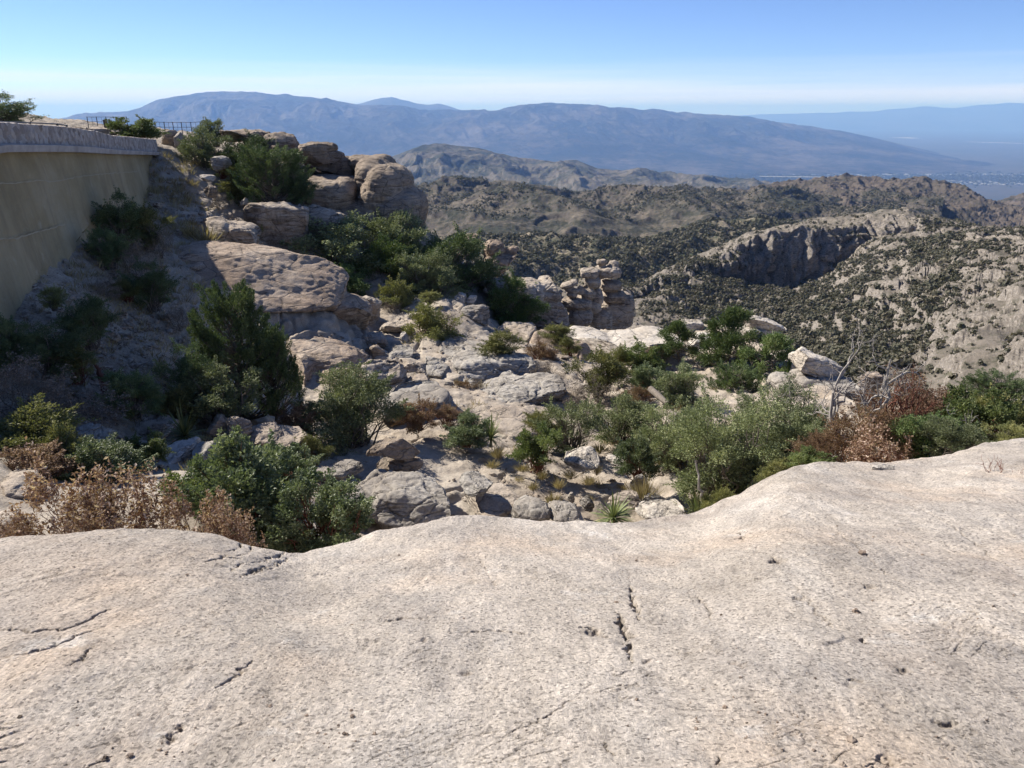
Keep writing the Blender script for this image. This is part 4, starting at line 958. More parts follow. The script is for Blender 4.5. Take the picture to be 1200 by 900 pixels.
rock('pale flat rock half buried at the far left, below the tan rock', -15, 596, 22, 640, 7.6, mat='granite', ex=3, hy=.4)
rock('grey block in the shade at the left edge', 24, 468, 48, 482, 12.6, mat='granite_grey', ex=3)
# ------------------------------------------------------------------ retaining wall, parapet, road, fences
def wall_x(y): return -11.2 - .275 * (y - 17)
def zt(pts, y):
    """height profile along the wall from photograph pixels (u, v)"""
    ys, zs = [], []
    for u, v in pts:
        s, r = sr(u, v); yy = (-11.2 + .275 * 17) / (s + .275); ys.append(yy); zs.append(r * yy)
    return np.interp(y, ys, zs)
YE = 40.0
YB = 16.3                                          # unseen past the left edge, the wall is bent away to let sunlight through
wy = np.linspace(4, YE, 420)
z_top = zt([(0, 142.5), (75, 148), (110, 153), (130, 158.5), (150, 160), (185, 163.5)], wy)
z_mid = zt([(0, 168), (60, 169), (100, 171), (125, 174), (185, 178)], wy)
z_bot = zt([(0, 178.5), (60, 178), (90, 178.5), (125, 180.5), (185, 182)], wy)
nx, ny = 1 / math.hypot(1, .275), .275 / math.hypot(1, .275)      # outward (towards the slope)
def offs(d):
    t = np.maximum(0, YB - wy); sy = np.maximum(wy, YB)              # t: length run after the bend
    a = np.clip(t / 3.0, 0, 1) * R(66); al = np.cumsum(np.diff(np.concatenate([[wy[0]], wy]))[::-1])
    k = t > 0; bx = wall_x(sy).copy(); by = sy.copy()
    if k.any():
        order = np.nonzero(k)[0][::-1]; cx, cy, pt = wall_x(YB), YB, 0.0
        for q in order:
            ds = t[q] - pt; pt = t[q]; th = R(15.4) - a[q]
            cx += ds * math.sin(th); cy -= ds * math.cos(th); bx[q], by[q] = cx, cy
    th = R(15.4) - np.where(k, a, 0)
    return bx + np.cos(th) * d, by + np.sin(th) * d
def strip_mesh(name, rows_, mat, par, fn=None):
    G = np.array([np.stack([x, y, z], -1) for x, y, z in rows_])
    if fn is not None: G = fn(G)
    n = len(rows_); c = len(G[0])
    Fc = grid_faces(n, c); V = G.reshape(-1, 3); o_ = []
    return link(name, mesh_np(name, V, Fc, mat), par)
n = N('stucco'); g = n.coord(geo=True)
a = n.noise(g, .5, 7, .65); b = n.noise(n.coord((1.6, 1.6, .14), geo=True), 1.3, 8, .7)
col = n.ramp(a, [(.32, (.275, .225, .13)), (.5, (.38, .31, .185)), (.68, (.45, .375, .245))])
col = n.mix(n.ramp(b, [(.50, 0.0), (.68, .5)]), col, (.22, .185, .13))
col = n.mix(n.ramp(n.noise(g, 2.4, 7, .7), [(.6, 0.0), (.7, .4)]), col, (.52, .47, .37))
M['stucco'] = n.finish(col, .95, n.bump(n.noise(g, 9, 8, .75), .05, 1.0), .1)
n = N('rubble_masonry'); g = n.coord(geo=True)
v_ = n.add('ShaderNodeTexVoronoi'); v_.inputs['Scale'].default_value = 5.5; n.ln(g, v_.inputs['Vector'])
sc = n.add('ShaderNodeSeparateColor'); n.ln(v_.outputs['Color'], sc.inputs[0])
col = n.ramp(sc.outputs[0], [(0, (.30, .255, .225)), (.5, (.44, .385, .345)), (1, (.54, .485, .44))])
col = n.mix(n.ramp(n.noise(g, 3, 7, .7), [(.52, 0.0), (.66, .6)]), col, (.16, .14, .13))
M['rubble'] = n.finish(col, .95, n.bump(n.math('ADD', n.math('MULTIPLY', v_.outputs['Distance'], -.8), n.noise(g, 14, 6, .7)), .06, 1.0), .1)
n = N('concrete'); g = n.coord(geo=True)
M['concrete'] = n.finish(n.ramp(n.noise(g, 1.5, 8, .7), [(.35, (.30, .275, .26)), (.6, (.46, .43, .41))]), .9, n.bump(n.noise(g, 20, 6), .02, 1), .15)
n = N('dark_metal'); M['metal'] = n.finish((.045, .043, .045), .55, None, .4)
n = N('asphalt'); M['asphalt'] = n.finish((.06, .058, .056), .95, n.bump(n.noise(n.coord(geo=True), 60, 4), .01, 1), .2)
n = N('pale_line'); M['seam'] = n.finish((.43, .37, .26), .95, None, .1)
def empty(name, loc, label, cat, group=None):
    o = bpy.data.objects.new(name, None); S.collection.objects.link(o); o.location = loc; o.empty_display_size = .1
    return tag(o, label, cat, group, 'thing')
WO = np.array([wall_x(22.), 22., -4.5])
wall = empty('retaining_wall', WO, 'long tan stuccoed retaining wall under a rough stone parapet, in shade', 'wall')
def rel(rows_): return [(x - WO[0], y - WO[1], z - WO[2]) for x, y, z in rows_]
def capped(rows_, yend_):
    """close the far end of a swept section with an end face"""
    return rows_
# battered stucco face: leans outward towards the foot
fr = []
zf = z_bot - 6.2
for k in np.linspace(0, 1, 60):
    x, y = offs(-.16 + .75 * k); z = z_bot * (1 - k) + zf * k
    fr.append((x, y - .12 * k * 0, z + 0 * x))
def stucco_fn(G):
    d = fbm(G[..., 1] / 2.0, G[..., 2] / 2.0, 3, 5) * .05
    G[..., 0] += d; return G
sec = strip_mesh('wall_face', rel(fr), M['stucco'], wall, stucco_fn)
# end of the wall: the slanting return at the far end
ex, ey = wall_x(YE), YE
er_ = []
for k in np.linspace(0, 1, 12):
    z = z_bot[-1] * (1 - k) + zf[-1] * k; d = -.16 + .75 * k
    er_.append([(ex + nx * d * (1 - t) - 2.4 * t, ey + ny * d * (1 - t) + .5 * t, z) for t in np.linspace(0, 1, 6)])
er_ = np.array(er_)
link('wall_end', mesh_np('wall_end', (er_ - WO).reshape(-1, 3), grid_faces(12, 6), M['stucco']), wall)
# two pale construction seams along the face
for dv in ([(0, 215), (35, 215), (60, 211), (75, 213), (100, 208), (130, 204), (170, 201)], [(0, 281), (30, 279), (60, 270), (85, 263)]):
    pp = []
    for u, v in dv:
        s, r = sr(u, v); y = (-11.2 + .275 * 17 + .32) / (s + .275); pp.append((y, r * y))
    pp = np.array(pp); yy = np.linspace(pp[0, 0], pp[-1, 0], 80); zz = np.interp(yy, pp[:, 0], pp[:, 1]) + .03 * fbm(yy * 2, 0 * yy, 3, 3)
    zb_ = np.interp(yy, wy, z_bot); k = (zb_ - zz) / 6.2; d = -.16 + .75 * k + .06
    xx = wall_x(yy) + nx * d + fbm((yy + ny * d) / 2, zz / 2, 3, 5) * .05; yo = yy + ny * d
    hw = .012 + .012 * fbm(yy * 3, 0 * yy, 5, 3)
    a_ = np.stack([xx, yo, zz - hw], -1) - WO; b_ = np.stack([xx - .005, yo, zz + hw], -1) - WO
    link('seam', mesh_np('seam', np.concatenate([a_, b_]), grid_faces(2, 80), M['seam']), wall)
# lip and parapet, closed sections
def closed_section(name, prof, mat, fn=None, dens=6):
    """prof: list of (offset, z array); swept along the wall and capped at its end"""
    rows_ = []
    for (d0, z0), (d1, z1) in zip(prof, prof[1:] + prof[:1]):
        for t in np.linspace(0, 1, dens, endpoint=False):
            x, y = offs(d0 * (1 - t) + d1 * t); rows_.append(np.stack([x, y, z0 * (1 - t) + z1 * t], -1))
    G = np.array(rows_)
    if fn is not None: G = fn(G)
    nr, nc = G.shape[:2]; V = (G - WO).reshape(-1, 3); i = np.arange(nr * nc).reshape(nr, nc); j = np.roll(i, -1, axis=0)
    Fc = np.stack([i[:, :-1], i[:, 1:], j[:, 1:], j[:, :-1]], -1).reshape(-1, 4)
    cen = V.reshape(nr, nc, 3)[:, -1].mean(0); V = np.concatenate([V, [cen]]); last = i[:, -1]
    cap = np.stack([last, np.roll(last, -1), np.full(nr, len(V) - 1), np.full(nr, len(V) - 1)], -1)
    me = bpy.data.meshes.new(name); me.from_pydata(V.tolist(), [], Fc.tolist() + [c[:3].tolist() for c in cap]); me.materials.append(mat)
    for p_ in me.polygons: p_.use_smooth = False
    return link(name, me, wall)
closed_section('ledge', [(.16, z_bot + .002), (.20, z_mid - .03), (.10, z_mid - .002), (-.75, z_mid - .002), (-.75, z_bot + .002)], M['concrete'])
def rub(G):
    x, y, z = G[..., 0], G[..., 1], G[..., 2]
    f1, f2 = worley(y / .28, z / .20, x / .28)
    G[..., 0] += (.5 - f1) * .06 + fbm(y / .12, z / .12, 4, 3) * .015; G[..., 2] += (.5 - f1) * .02
    return G
wy0 = wy
wy = np.linspace(4, YE, 1500); z_top = zt([(0, 142.5), (75, 148), (110, 153), (130, 158.5), (150, 160), (185, 163.5)], wy); z_mid_ = np.interp(wy, wy0, z_mid)
closed_section('parapet', [(.06, z_mid_), (.05, z_top - .02), (-.02, z_top), (-.45, z_top), (-.50, z_mid_)], M['rubble'], rub, 10)
wy = wy0
# the road behind the parapet
rz = z_mid + .02
rr_ = []
for d in np.linspace(-.5, -9.5, 10):
    x, y = offs(d); rr_.append(np.stack([x, y, rz], -1))
structure('road', mesh_np('road', np.array(rr_).reshape(-1, 3), grid_faces(10, len(wy)), M['asphalt']), 'mountain road behind the stone parapet', 'road')

def fence(name, label, pts, h, ys, nrail, rad=.022, mesh_step=0, cat='railing'):
    """posts and rails through photograph pixels (u, v of the foot), one thing"""
    ft = [P(u, v, y) for (u, v), y in zip(pts, ys)]
    o = empty(name, tuple(ft[0]), label, cat); b0 = ft[0]
    for f in ft:
        V, Fc = boxes([((0, 0, h / 2 - .15), (rad * 1.3, rad * 1.3, h / 2 + .15), 0)]); link('post', mesh_np('post', V, Fc, M['metal'], False), o, tuple(f - b0))
    for k in range(nrail):
        zz = h * (1 - k * .42) - .02
        V, Fc = join_tubes([(np.array(ft) - b0 + [0, 0, zz], [rad] * len(ft))], 6); link('rail', mesh_np('rail', V, Fc, M['metal']), o)
    if mesh_step:
        for a, b in zip(ft[:-1], ft[1:]):
            L = np.linalg.norm(b - a); m_ = max(2, int(L / mesh_step)); ww = []
            for t in np.linspace(0, 1, m_, endpoint=False)[1:]:
                q = a * (1 - t) + b * t - b0; ww.append((np.array([q, q + [0, 0, h - .03]]), [.008, .008]))
            ww.append((np.array([a - b0 + [0, 0, h * .3], b - b0 + [0, 0, h * .3]]), [.008, .008]))
            V, Fc = join_tubes(ww, 4); link('wire_mesh', mesh_np('wire_mesh', V, Fc, M['metal']), o)
    return o
fence('guard_rail', 'thin dark guard rail standing up behind the left end of the parapet', [(-40, 160), (-5, 158), (37, 157), (69, 157), (80, 158)], .34, [19, 21, 24.5, 27.5, 29], 1, .02)
fence('wire_fence', 'thin wire fence on the hilltop beyond the low pale rock', [(104, 150), (115, 150), (126, 150), (138, 150), (150, 150)], .62, [47] * 5, 2, .012, .5, 'fence')
fence('wire_fence', 'wire fence above the low stone wall beside the hilltop bush', [(183, 156), (194, 156.5), (204, 156.5), (214, 156.5), (225, 156.5), (236, 156)], .62, [46] * 6, 2, .012, .45, 'fence')
# brown marker post and low wall beyond the path
f = P(125, 153, 43); mk = empty('marker_post', tuple(f), 'short dark brown post on the hilltop rocks behind the parapet', 'post')
V, Fc = boxes([((0, 0, .22), (.085, .085, .27), .2)]); link('shaft', mesh_np('shaft', V, Fc, M['granite_brown'], False), mk)
V, Fc = boxes([((0, 0, .515), (.10, .10, .022), .2)]); link('cap', mesh_np('cap', V, Fc, M['metal'], False), mk)
def stone_wall_block(u0, v0, u1, v1, Y, name, label, mat, dep=.5):
    c, h = place_box(u0, v0, u1, v1, Y, dep); h[2] = abs(float(sr(u0, v0)[1] - sr(u0, v1)[1])) * Y / 2 + .15
    V, Fc = superq(30, h, 7); V = weather(V, Fc, .45, int(u0), .35, .6, .5)
    o = link(name, mesh_np(name, V, Fc, M[mat]), None, tuple(c)); return tag(o, label, 'wall', None, 'thing')
stone_wall_block(186, 156, 208, 176, 45, 'stone_wall', 'low stone wall at the head of the path, its shade coloured brown', 'granite_brown')  # brown material stands in for the shade on this part of the wall
stone_wall_block(207, 157, 216, 174, 44.6, 'wall_pillar', 'stone pillar ending the low wall at the path head, sunlight in its tan colour', 'granite')  # lighter tan material stands in for sunlight on the wall's end
# ------------------------------------------------------------------ plants
n = N('bark'); g = n.coord((1, 1, .3))
M['bark'] = n.finish(n.ramp(n.noise(g, 20, 6, .7), [(.35, (.10, .085, .07)), (.65, (.24, .21, .18))]), .95, None, .1)
n = N('dead_wood'); g = n.coord((1, 1, .3))
M['dead'] = n.finish(n.ramp(n.noise(g, 14, 6, .7), [(.35, (.20, .18, .165)), (.65, (.42, .39, .36))]), .95, None, .1)
n = N('red_bark'); M['redbark'] = n.finish(n.ramp(n.noise(n.coord(), 14, 5, .7), [(.35, (.12, .05, .035)), (.65, (.22, .10, .07))]), .9, None, .15)
LM = {
 'oak':    leaf_mat('leaf_oak', [(0, (0.102, 0.125, 0.067)), (.5, (0.189, 0.220, 0.118)), (.85, (0.305, 0.329, 0.194)), (1, (0.456, 0.465, 0.305))], .18, .55, .15),
 'grey':   leaf_mat('leaf_grey', [(0, (0.102, 0.123, 0.062)), (.5, (0.191, 0.220, 0.109)), (.85, (0.301, 0.322, 0.176)), (1, (0.425, 0.440, 0.264))], .15, .6, .15),
 'dark':   leaf_mat('leaf_dark', [(0, (0.059, 0.092, 0.048)), (.5, (0.113, 0.155, 0.072)), (.85, (0.189, 0.230, 0.107)), (1, (0.267, 0.307, 0.161))], .15, .55, .15),
 'bright': leaf_mat('leaf_bright', [(0, (0.081, 0.114, 0.046)), (.5, (0.151, 0.191, 0.077)), (.85, (0.232, 0.273, 0.116)), (1, (0.348, 0.360, 0.174))], .28, .55, .18),
 'olive':  leaf_mat('leaf_olive', [(0, (0.099, 0.110, 0.047)), (.5, (0.186, 0.196, 0.078)), (.85, (0.294, 0.285, 0.118)), (1, (0.431, 0.392, 0.176))], .22, .55, .15),
 'manz':   leaf_mat('leaf_manz', [(0, (0.077, 0.107, 0.056)), (.5, (0.140, 0.174, 0.093)), (.85, (0.233, 0.267, 0.160)), (1, (0.360, 0.381, 0.253))], .22, .5, .2),
 'pine':   leaf_mat('leaf_pine', [(0, (0.067, 0.107, 0.041)), (.5, (0.126, 0.180, 0.067)), (.85, (0.207, 0.258, 0.102)), (1, (0.315, 0.336, 0.158))], .15, .5, .15),
 'rust':   leaf_mat('leaf_rust', [(0, (.12, .075, .052)), (.45, (.23, .145, .098)), (.8, (.32, .225, .15)), (1, (.22, .22, .12))], .25, .6, .15),
 'red':    leaf_mat('leaf_red', [(0, (.12, .070, .048)), (.45, (.22, .135, .092)), (.8, (.30, .205, .14)), (1, (.24, .24, .13))], .2, .6, .15),
 'tan':    leaf_mat('leaf_tan', [(0, (.17, .10, .07)), (.45, (.31, .20, .145)), (.8, (.45, .33, .26)), (1, (.60, .49, .41))], .25, .6, .2),
 'straw':  leaf_mat('leaf_straw', [(0, (.20, .155, .075)), (.5, (.32, .26, .14)), (1, (.45, .385, .24))], .25, .7, .15),
 'yucca':  leaf_mat('leaf_yucca', [(0, (0.101, 0.132, 0.054)), (.5, (0.178, 0.217, 0.093)), (.85, (0.295, 0.310, 0.155)), (1, (0.527, 0.449, 0.232))], .15, .45, .15),
 'twig':   leaf_mat('leaf_twig', [(0, (0.132, 0.105, 0.087)), (.5, (0.217, 0.178, 0.147)), (1, (0.341, 0.295, 0.248))], .1, .8, .15),
}
def unit(a): return a / (np.linalg.norm(a, axis=-1, keepdims=True) + 1e-9)
def leaves(rg, c, axis, L, Wd, val):
    """rhombic leaves at c along axis"""
    n_ = len(c); side = unit(np.cross(axis, rg.normal(size=(n_, 3)))); L = L[:, None]; Wd = Wd[:, None]
    up = np.cross(axis, side) * Wd * .25
    V = np.stack([c, c + axis * L * .5 + side * Wd * .5 + up, c + axis * L, c + axis * L * .5 - side * Wd * .5 + up], 1).reshape(-1, 3)
    return V, np.arange(n_ * 4).reshape(-1, 4), val
def limb(rg, a, b, r0, r1, wob=.06, k=5):
    t = np.linspace(0, 1, k)[:, None]; L = np.linalg.norm(b - a)
    p = a * (1 - t) + b * t; p[1:-1] += rg.normal(size=(k - 2, 3)) * wob * L
    p[:, 2] += (np.sin(t[:, 0] * np.pi) * -.05 * L)
    return p, r0 * (1 - t[:, 0]) + r1 * t[:, 0]
protos = {}
def bush(seed, nclump=34, per=230, leaf=.030, wid=.55, cr=.115, shell=.62, base=.05, lean=0, gap=.0, stem_r=.012, spread=1.0, up=.35, low=.0, top=1.0):
    """a spreading shrub crown in a unit box: clumps of leaves at branch ends, holes between them"""
    rg = np.random.default_rng(seed); cl = []
    lob = rg.normal(size=(6, 3)); lob = unit(lob); la = rg.uniform(.65, 1.15, 6)
    tries = 0
    while len(cl) < nclump and tries < 6000:
        tries += 1
        d = unit(rg.normal(size=3)); r = rg.random() ** (1 - shell * .85)
        k = .80 + .22 * np.max((lob @ d) * la) * 1.0
        p = d * r * k * np.array([.47, .47, .52]); p[2] += .5
        if p[2] < base + rg.random() * .12 or p[2] > 1.02: continue
        if p[2] < .5:                                     # skirts narrow a little towards the ground
            q = .62 + .38 * (p[2] / .5) ** .7 if not low else 1; p[:2] *= q
        if any(np.linalg.norm(p - c) < cr * gap for c in cl): continue
        cl.append(p)
    C = np.array(cl); m = len(C); rad = cr * rg.uniform(.65, 1.35, m)
    cnt = np.maximum(20, (per * 1.5 * (rad / cr) ** 2).astype(int)); id_ = np.repeat(np.arange(m), cnt); nL = len(id_)
    d = unit(rg.normal(size=(nL, 3))); rr = rg.random(nL) ** .45
    c = C[id_] + d * (rr * rad[id_])[:, None] * np.array([1.05, 1.05, .85])
    c[:, 2] = np.maximum(c[:, 2], .004)
    out = unit(C[id_] - np.array([0, 0, .42]))
    sp_ = rg.random(nL) < .20                              # sprigs that stick out of the outline
    sd_ = unit(unit(C - np.array([0, 0, .35])) + rg.normal(size=(m, 3)) * .55 + np.array([0, 0, .25])); tl_ = rg.random(nL) * 1.9
    c[sp_] = C[id_[sp_]] + sd_[id_[sp_]] * (rad[id_[sp_]] * tl_[sp_])[:, None] + rg.normal(size=(sp_.sum(), 3)) * cr * .10
    ax = unit(d * .9 + out * .7 + rg.normal(size=(nL, 3)) * .7 + np.array([0, 0, up]))
    L = leaf * rg.uniform(.6, 1.35, nL)
    val = np.clip(rg.random(m)[id_] * .45 + rg.random(nL) * .55, 0, 1)
    fo = leaves(rg, c, ax, L, L * wid, val)
    paths = []
    for p in C:
        a = np.array([rg.normal() * .05, rg.normal() * .05, -.06]); mid = a * .45 + p * .55 + rg.normal(size=3) * .04; mid[2] = p[2] * .62
        paths.append(limb(rg, a, mid, stem_r, stem_r * .55)); paths.append(limb(rg, mid, p, stem_r * .55, stem_r * .2))
        for _ in range(2): paths.append(limb(rg, mid, p + rg.normal(size=3) * cr * .6, stem_r * .35, stem_r * .12, k=4))
    return fo, join_tubes(paths, 5)
def juniper(seed, nbr=170, per=230, leaf=.020, conic=.75):
    """an upright juniper: pointed plumes on ascending branches"""
    rg = np.random.default_rng(seed); cs_, ax_, ids = [], [], []; paths = [limb(rg, np.array([0, 0, -.05]), np.array([.02, 0, .9]), .03, .006, .03, 8)]
    k = 0
    for b in range(nbr):
        h = rg.random() ** .8; ang = rg.uniform(0, 6.283); rmax = .47 * (1 - conic * h ** 1.3) + .03
        r = rmax * rg.uniform(.45, 1.08)
        tip = np.array([math.cos(ang) * r, math.sin(ang) * r, .10 + h * .86]); root = np.array([0, 0, max(.02, tip[2] - r * .8)])
        paths.append(limb(rg, root, tip, .010, .003, .04, 4))
        pl = rg.uniform(.08, .15); di = unit(np.array([math.cos(ang) * .7, math.sin(ang) * .7, 1.0]) + rg.normal(size=3) * .25)
        t = rg.random(per); w = .052 * (1 - t * .75)
        o = unit(rg.normal(size=(per, 3)))
        cs_.append(tip + di * (t[:, None] - .35) * pl * 1.5 + o * w[:, None] * rg.random((per, 1)) ** .4); ax_.append(unit(di + o * .8)); ids.append(np.full(per, rg.random()))
    c = np.concatenate(cs_); ax = np.concatenate(ax_); n_ = len(c); L = leaf * rg.uniform(.6, 1.3, n_)
    c[:, 2] = np.maximum(c[:, 2], 0.0)
    return leaves(rg, c, ax, L, L * .45, np.clip(np.concatenate(ids) * .45 + rg.random(n_) * .55, 0, 1)), join_tubes(paths, 5)
def pine(seed, nt=46, per=190, needle=.075, bare=.22, tuft=.085, narrow=1.0):
    """a small pine: bare lower trunk, needle tufts at the ends of forking boughs"""
    rg = np.random.default_rng(seed); paths = [limb(rg, np.array([0, 0, -.08]), np.array([rg.normal() * .04, rg.normal() * .04, .93]), .028, .006, .025, 9)]
    cs_, ax_, ids = [], [], []
    for b in range(nt):
        h = bare + (1 - bare) * rg.random(); f = (h - bare) / (1 - bare)
        rmax = .46 * narrow * (math.sin(min(1, f * .80 + .22) * math.pi) ** .65); ang = rg.uniform(0, 6.283); r = rmax * rg.uniform(.35, 1.05)
        tip = np.array([math.cos(ang) * r, math.sin(ang) * r, min(.95, h + rg.normal() * .03)]); root = np.array([0, 0, max(bare * .6, tip[2] - r * rg.uniform(.3, .7))])
        paths.append(limb(rg, root, tip, .011, .003, .07, 5))
        o = unit(rg.normal(size=(per, 3)) + np.array([0, 0, .35])); c0 = tip + rg.normal(size=(per, 3)) * tuft * .40
        cs_.append(c0); ax_.append(unit(o + unit(tip - root) * .5)); ids.append(np.full(per, rg.random()))
    c = np.concatenate(cs_); n_ = len(c); L = needle * rg.uniform(.6, 1.2, n_)
    return leaves(rg, c, np.concatenate(ax_), L, L * .16, np.clip(np.concatenate(ids) * .5 + rg.random(n_) * .5, 0, 1)), join_tubes(paths, 6)
def yucca(seed, nb=120, dry=.25):
    rg = np.random.default_rng(seed); Vs, Fs, vs = [], [], []
    for b in range(nb):
        ang = rg.uniform(0, 6.283); el = math.asin(rg.uniform(-.12, 1)); L = rg.uniform(.36, .54); k = 5
        d = np.array([math.cos(ang) * math.cos(el), math.sin(ang) * math.cos(el), math.sin(el)]); sd_ = unit(np.array([-math.sin(ang), math.cos(ang), 0]))
        t = np.linspace(0, 1, k); p = np.array([0, 0, .10]) + d * (t[:, None] * L) ; p[:, 2] = p[:, 2] * (1 if el > .3 else 1) - .10 * t ** 2 * math.cos(el)
        p[:, 2] = (p[:, 2]) * 1.55
        w = .014 * np.array([.7, 1, .9, .6, .05]); i0 = sum(len(v) for v in Vs)
        Vs.append(np.concatenate([p - sd_ * w[:, None], p + sd_ * w[:, None]])); Fs.append(grid_faces(2, k) + i0)
        vs.append(np.full(k - 1, .95 if el < .1 and rg.random() < dry * 2 else rg.random() * .8))
    tr = join_tubes([(np.array([[0, 0, -.06], [0, 0, .16]]), [.05, .04])], 8)
    return (np.concatenate(Vs), np.concatenate(Fs), np.concatenate(vs)), tr
def tuft(seed, nb=150, spread=.5):
    rg = np.random.default_rng(seed); a = rg.uniform(0, 6.283, nb); r = spread * rg.random(nb) ** .7
    b0 = np.stack([np.cos(a) * r * .35, np.sin(a) * r * .35, np.zeros(nb)], -1); ax = unit(np.stack([np.cos(a) * r * 1.1, np.sin(a) * r * 1.1, rg.uniform(.5, 1.0, nb)], -1) + rg.normal(size=(nb, 3)) * .12)
    L = rg.uniform(.5, 1.05, nb)
    return leaves(rg, b0, ax, L, L * .035, rg.random(nb)), join_tubes([(np.array([[0, 0, -.06], [0, 0, .10]]), [.10, .05])], 6)
def twigs(seed, depth=4, n0=7, spread=.8, r0=.014, start=None, lf=0):
    """bare branching twigs; a few curled leaves if lf"""
    rg = np.random.default_rng(seed); paths, tips = [], []
    def grow(a, d, L, r, k):
        b = a + unit(d + rg.normal(size=3) * .18) * L; paths.append(limb(rg, a, b, r, r * .55, .07, 4))
        if k == 0: tips.append(b); return
        for _ in range(rg.integers(2, 4)):
            t = rg.uniform(.45, 1); grow(a * (1 - t) + b * t, unit(d + rg.normal(size=3) * spread * .75), L * rg.uniform(.55, .82), r * .55, k - 1)
    for _ in range(n0):
        ang = rg.uniform(0, 6.283); el = rg.uniform(.35, 1.3); grow(np.array([rg.normal() * .03, rg.normal() * .03, -.05]), np.array([math.cos(ang) * math.cos(el), math.sin(ang) * math.cos(el), math.sin(el)]), .36, r0, depth - 1)
    return paths, np.array(tips)
def dry_bush(seed, depth=5, n0=9, per=7, leaf=.035, spread=.8):
    """a dead shrub: a mesh of twigs still holding curled leaves"""
    paths, tips = twigs(seed, depth, n0, spread, .010); rg = np.random.default_rng(seed + 1)
    allp = np.concatenate([p[-2:] for p, r in paths]); pick = rg.integers(0, len(allp), len(tips) * per)
    c = allp[pick] + rg.normal(size=(len(pick), 3)) * .02; c = np.concatenate([c, np.repeat(tips, 3, 0) + rg.normal(size=(len(tips) * 3, 3)) * .015]); n_ = len(c)
    V, Fc = join_tubes(paths, 3)
    lo = V.min(0); hi = V.max(0); sc = np.array([1 / (hi[0] - lo[0]), 1 / (hi[1] - lo[1]), 1 / hi[2]]); V = V * sc; c = c * sc; c[:, 2] = np.maximum(c[:, 2], .02)
    L = leaf * rg.uniform(.6, 1.3, n_)
    return leaves(rg, c, unit(rg.normal(size=(n_, 3))), L, L * .55, rg.random(n_)), (V, Fc)

KIND = {}
def kind(key, fn, leafm, bark, top='foliage', wood='stems'):
    (V, Fc, val), (V2, F2) = fn
    lo = np.percentile(V, .7, axis=0); hi = np.percentile(V, 99.3, axis=0)          # fill the unit box
    q0 = np.array([(lo[0] + hi[0]) / 2, (lo[1] + hi[1]) / 2, 0]); q1 = np.array([1 / (hi[0] - lo[0]), 1 / (hi[1] - lo[1]), 1 / hi[2]])
    V = (V - q0) * q1; V2 = (V2 - q0) * q1
    me = mesh_np(top, V, Fc, LM[leafm], False, {'rnd': ('FACE', val)}); mw = mesh_np(wood, V2, F2, M[bark])
    KIND[key] = (me, mw, top, wood)
kind('oak1', bush(101, 46, 330, .026, .55, .115), 'oak', 'bark'); kind('oak2', bush(102, 40, 360, .027, .55, .125, lean=1), 'oak', 'bark')
kind('oakn', bush(120, 60, 420, .019, .55, .10), 'grey', 'bark')
kind('big1', bush(103, 64, 420, .017, .55, .095, gap=.55), 'grey', 'bark', 'crown', 'trunk'); kind('big2', bush(104, 60, 420, .017, .55, .10, gap=.5), 'oak', 'bark', 'crown', 'trunk')
kind('grey1', bush(105, 42, 260, .028, .5, .11, gap=.6), 'grey', 'bark'); kind('grey2', bush(106, 34, 240, .026, .5, .105, gap=.8, stem_r=.015), 'grey', 'bark')
kind('olive1', bush(107, 36, 260, .030, .5, .12), 'olive', 'bark'); kind('olive2', bush(108, 30, 260, .032, .5, .125), 'olive', 'redbark')
kind('dark1', bush(109, 52, 340, .024, .5, .11), 'dark', 'bark', 'crown', 'trunk'); kind('dark2', bush(110, 46, 340, .024, .5, .115), 'dark', 'bark', 'crown', 'trunk')
kind('darkg', bush(121, 50, 340, .026, .5, .11), 'pine', 'bark', 'crown', 'trunk')
kind('bright1', bush(111, 34, 260, .036, .6, .125), 'bright', 'redbark'); kind('bright2', bush(112, 40, 260, .034, .6, .12, low=1), 'manz', 'redbark')
kind('manz1', bush(113, 70, 230, .030, .62, .095, gap=.5, low=1), 'manz', 'redbark'); kind('manz2', bush(114, 60, 240, .032, .62, .10, gap=.5, low=1), 'manz', 'redbark')
kind('rust1', bush(115, 36, 240, .034, .55, .12, low=1), 'rust', 'redbark'); kind('red1', bush(116, 54, 170, .024, .45, .10, gap=.9, stem_r=.010, low=1), 'red', 'redbark')
kind('red2', bush(117, 46, 190, .026, .45, .10, gap=.8, low=1), 'red', 'redbark')
kind('rusto', bush(118, 46, 210, .026, .5, .11, gap=.6, low=1), 'rust', 'redbark')
kind('tan1', dry_bush(201, 5, 10, 5, .042), 'tan', 'redbark'); kind('tan2', dry_bush(202, 5, 11, 5, .040), 'tan', 'redbark')
kind('twig1', dry_bush(203, 6, 9, 2, .022), 'twig', 'bark'); kind('twig2', dry_bush(204, 6, 9, 3, .024), 'twig', 'bark')
kind('jun1', juniper(301), 'dark', 'bark', 'crown', 'trunk'); kind('jun2', juniper(302, 190, 220, .020, .45), 'dark', 'bark', 'crown', 'trunk')
kind('pine1', pine(401, 64, 230, .060, .10, .085), 'pine', 'bark', 'crown', 'trunk'); kind('pine2', pine(402, 34, 210, .075, .38, .09), 'pine', 'bark', 'crown', 'trunk'); kind('pine3', pine(403, 58, 230, .065, .20, .09), 'pine', 'bark', 'crown', 'trunk')
kind('yucca', yucca(501), 'yucca', 'bark', 'leaves', 'stem'); kind('tuft', tuft(601), 'straw', 'bark', 'blades', 'root'); kind('tuft2', tuft(602, 110, .35), 'yucca', 'bark', 'blades', 'root')
pl_n = [0]
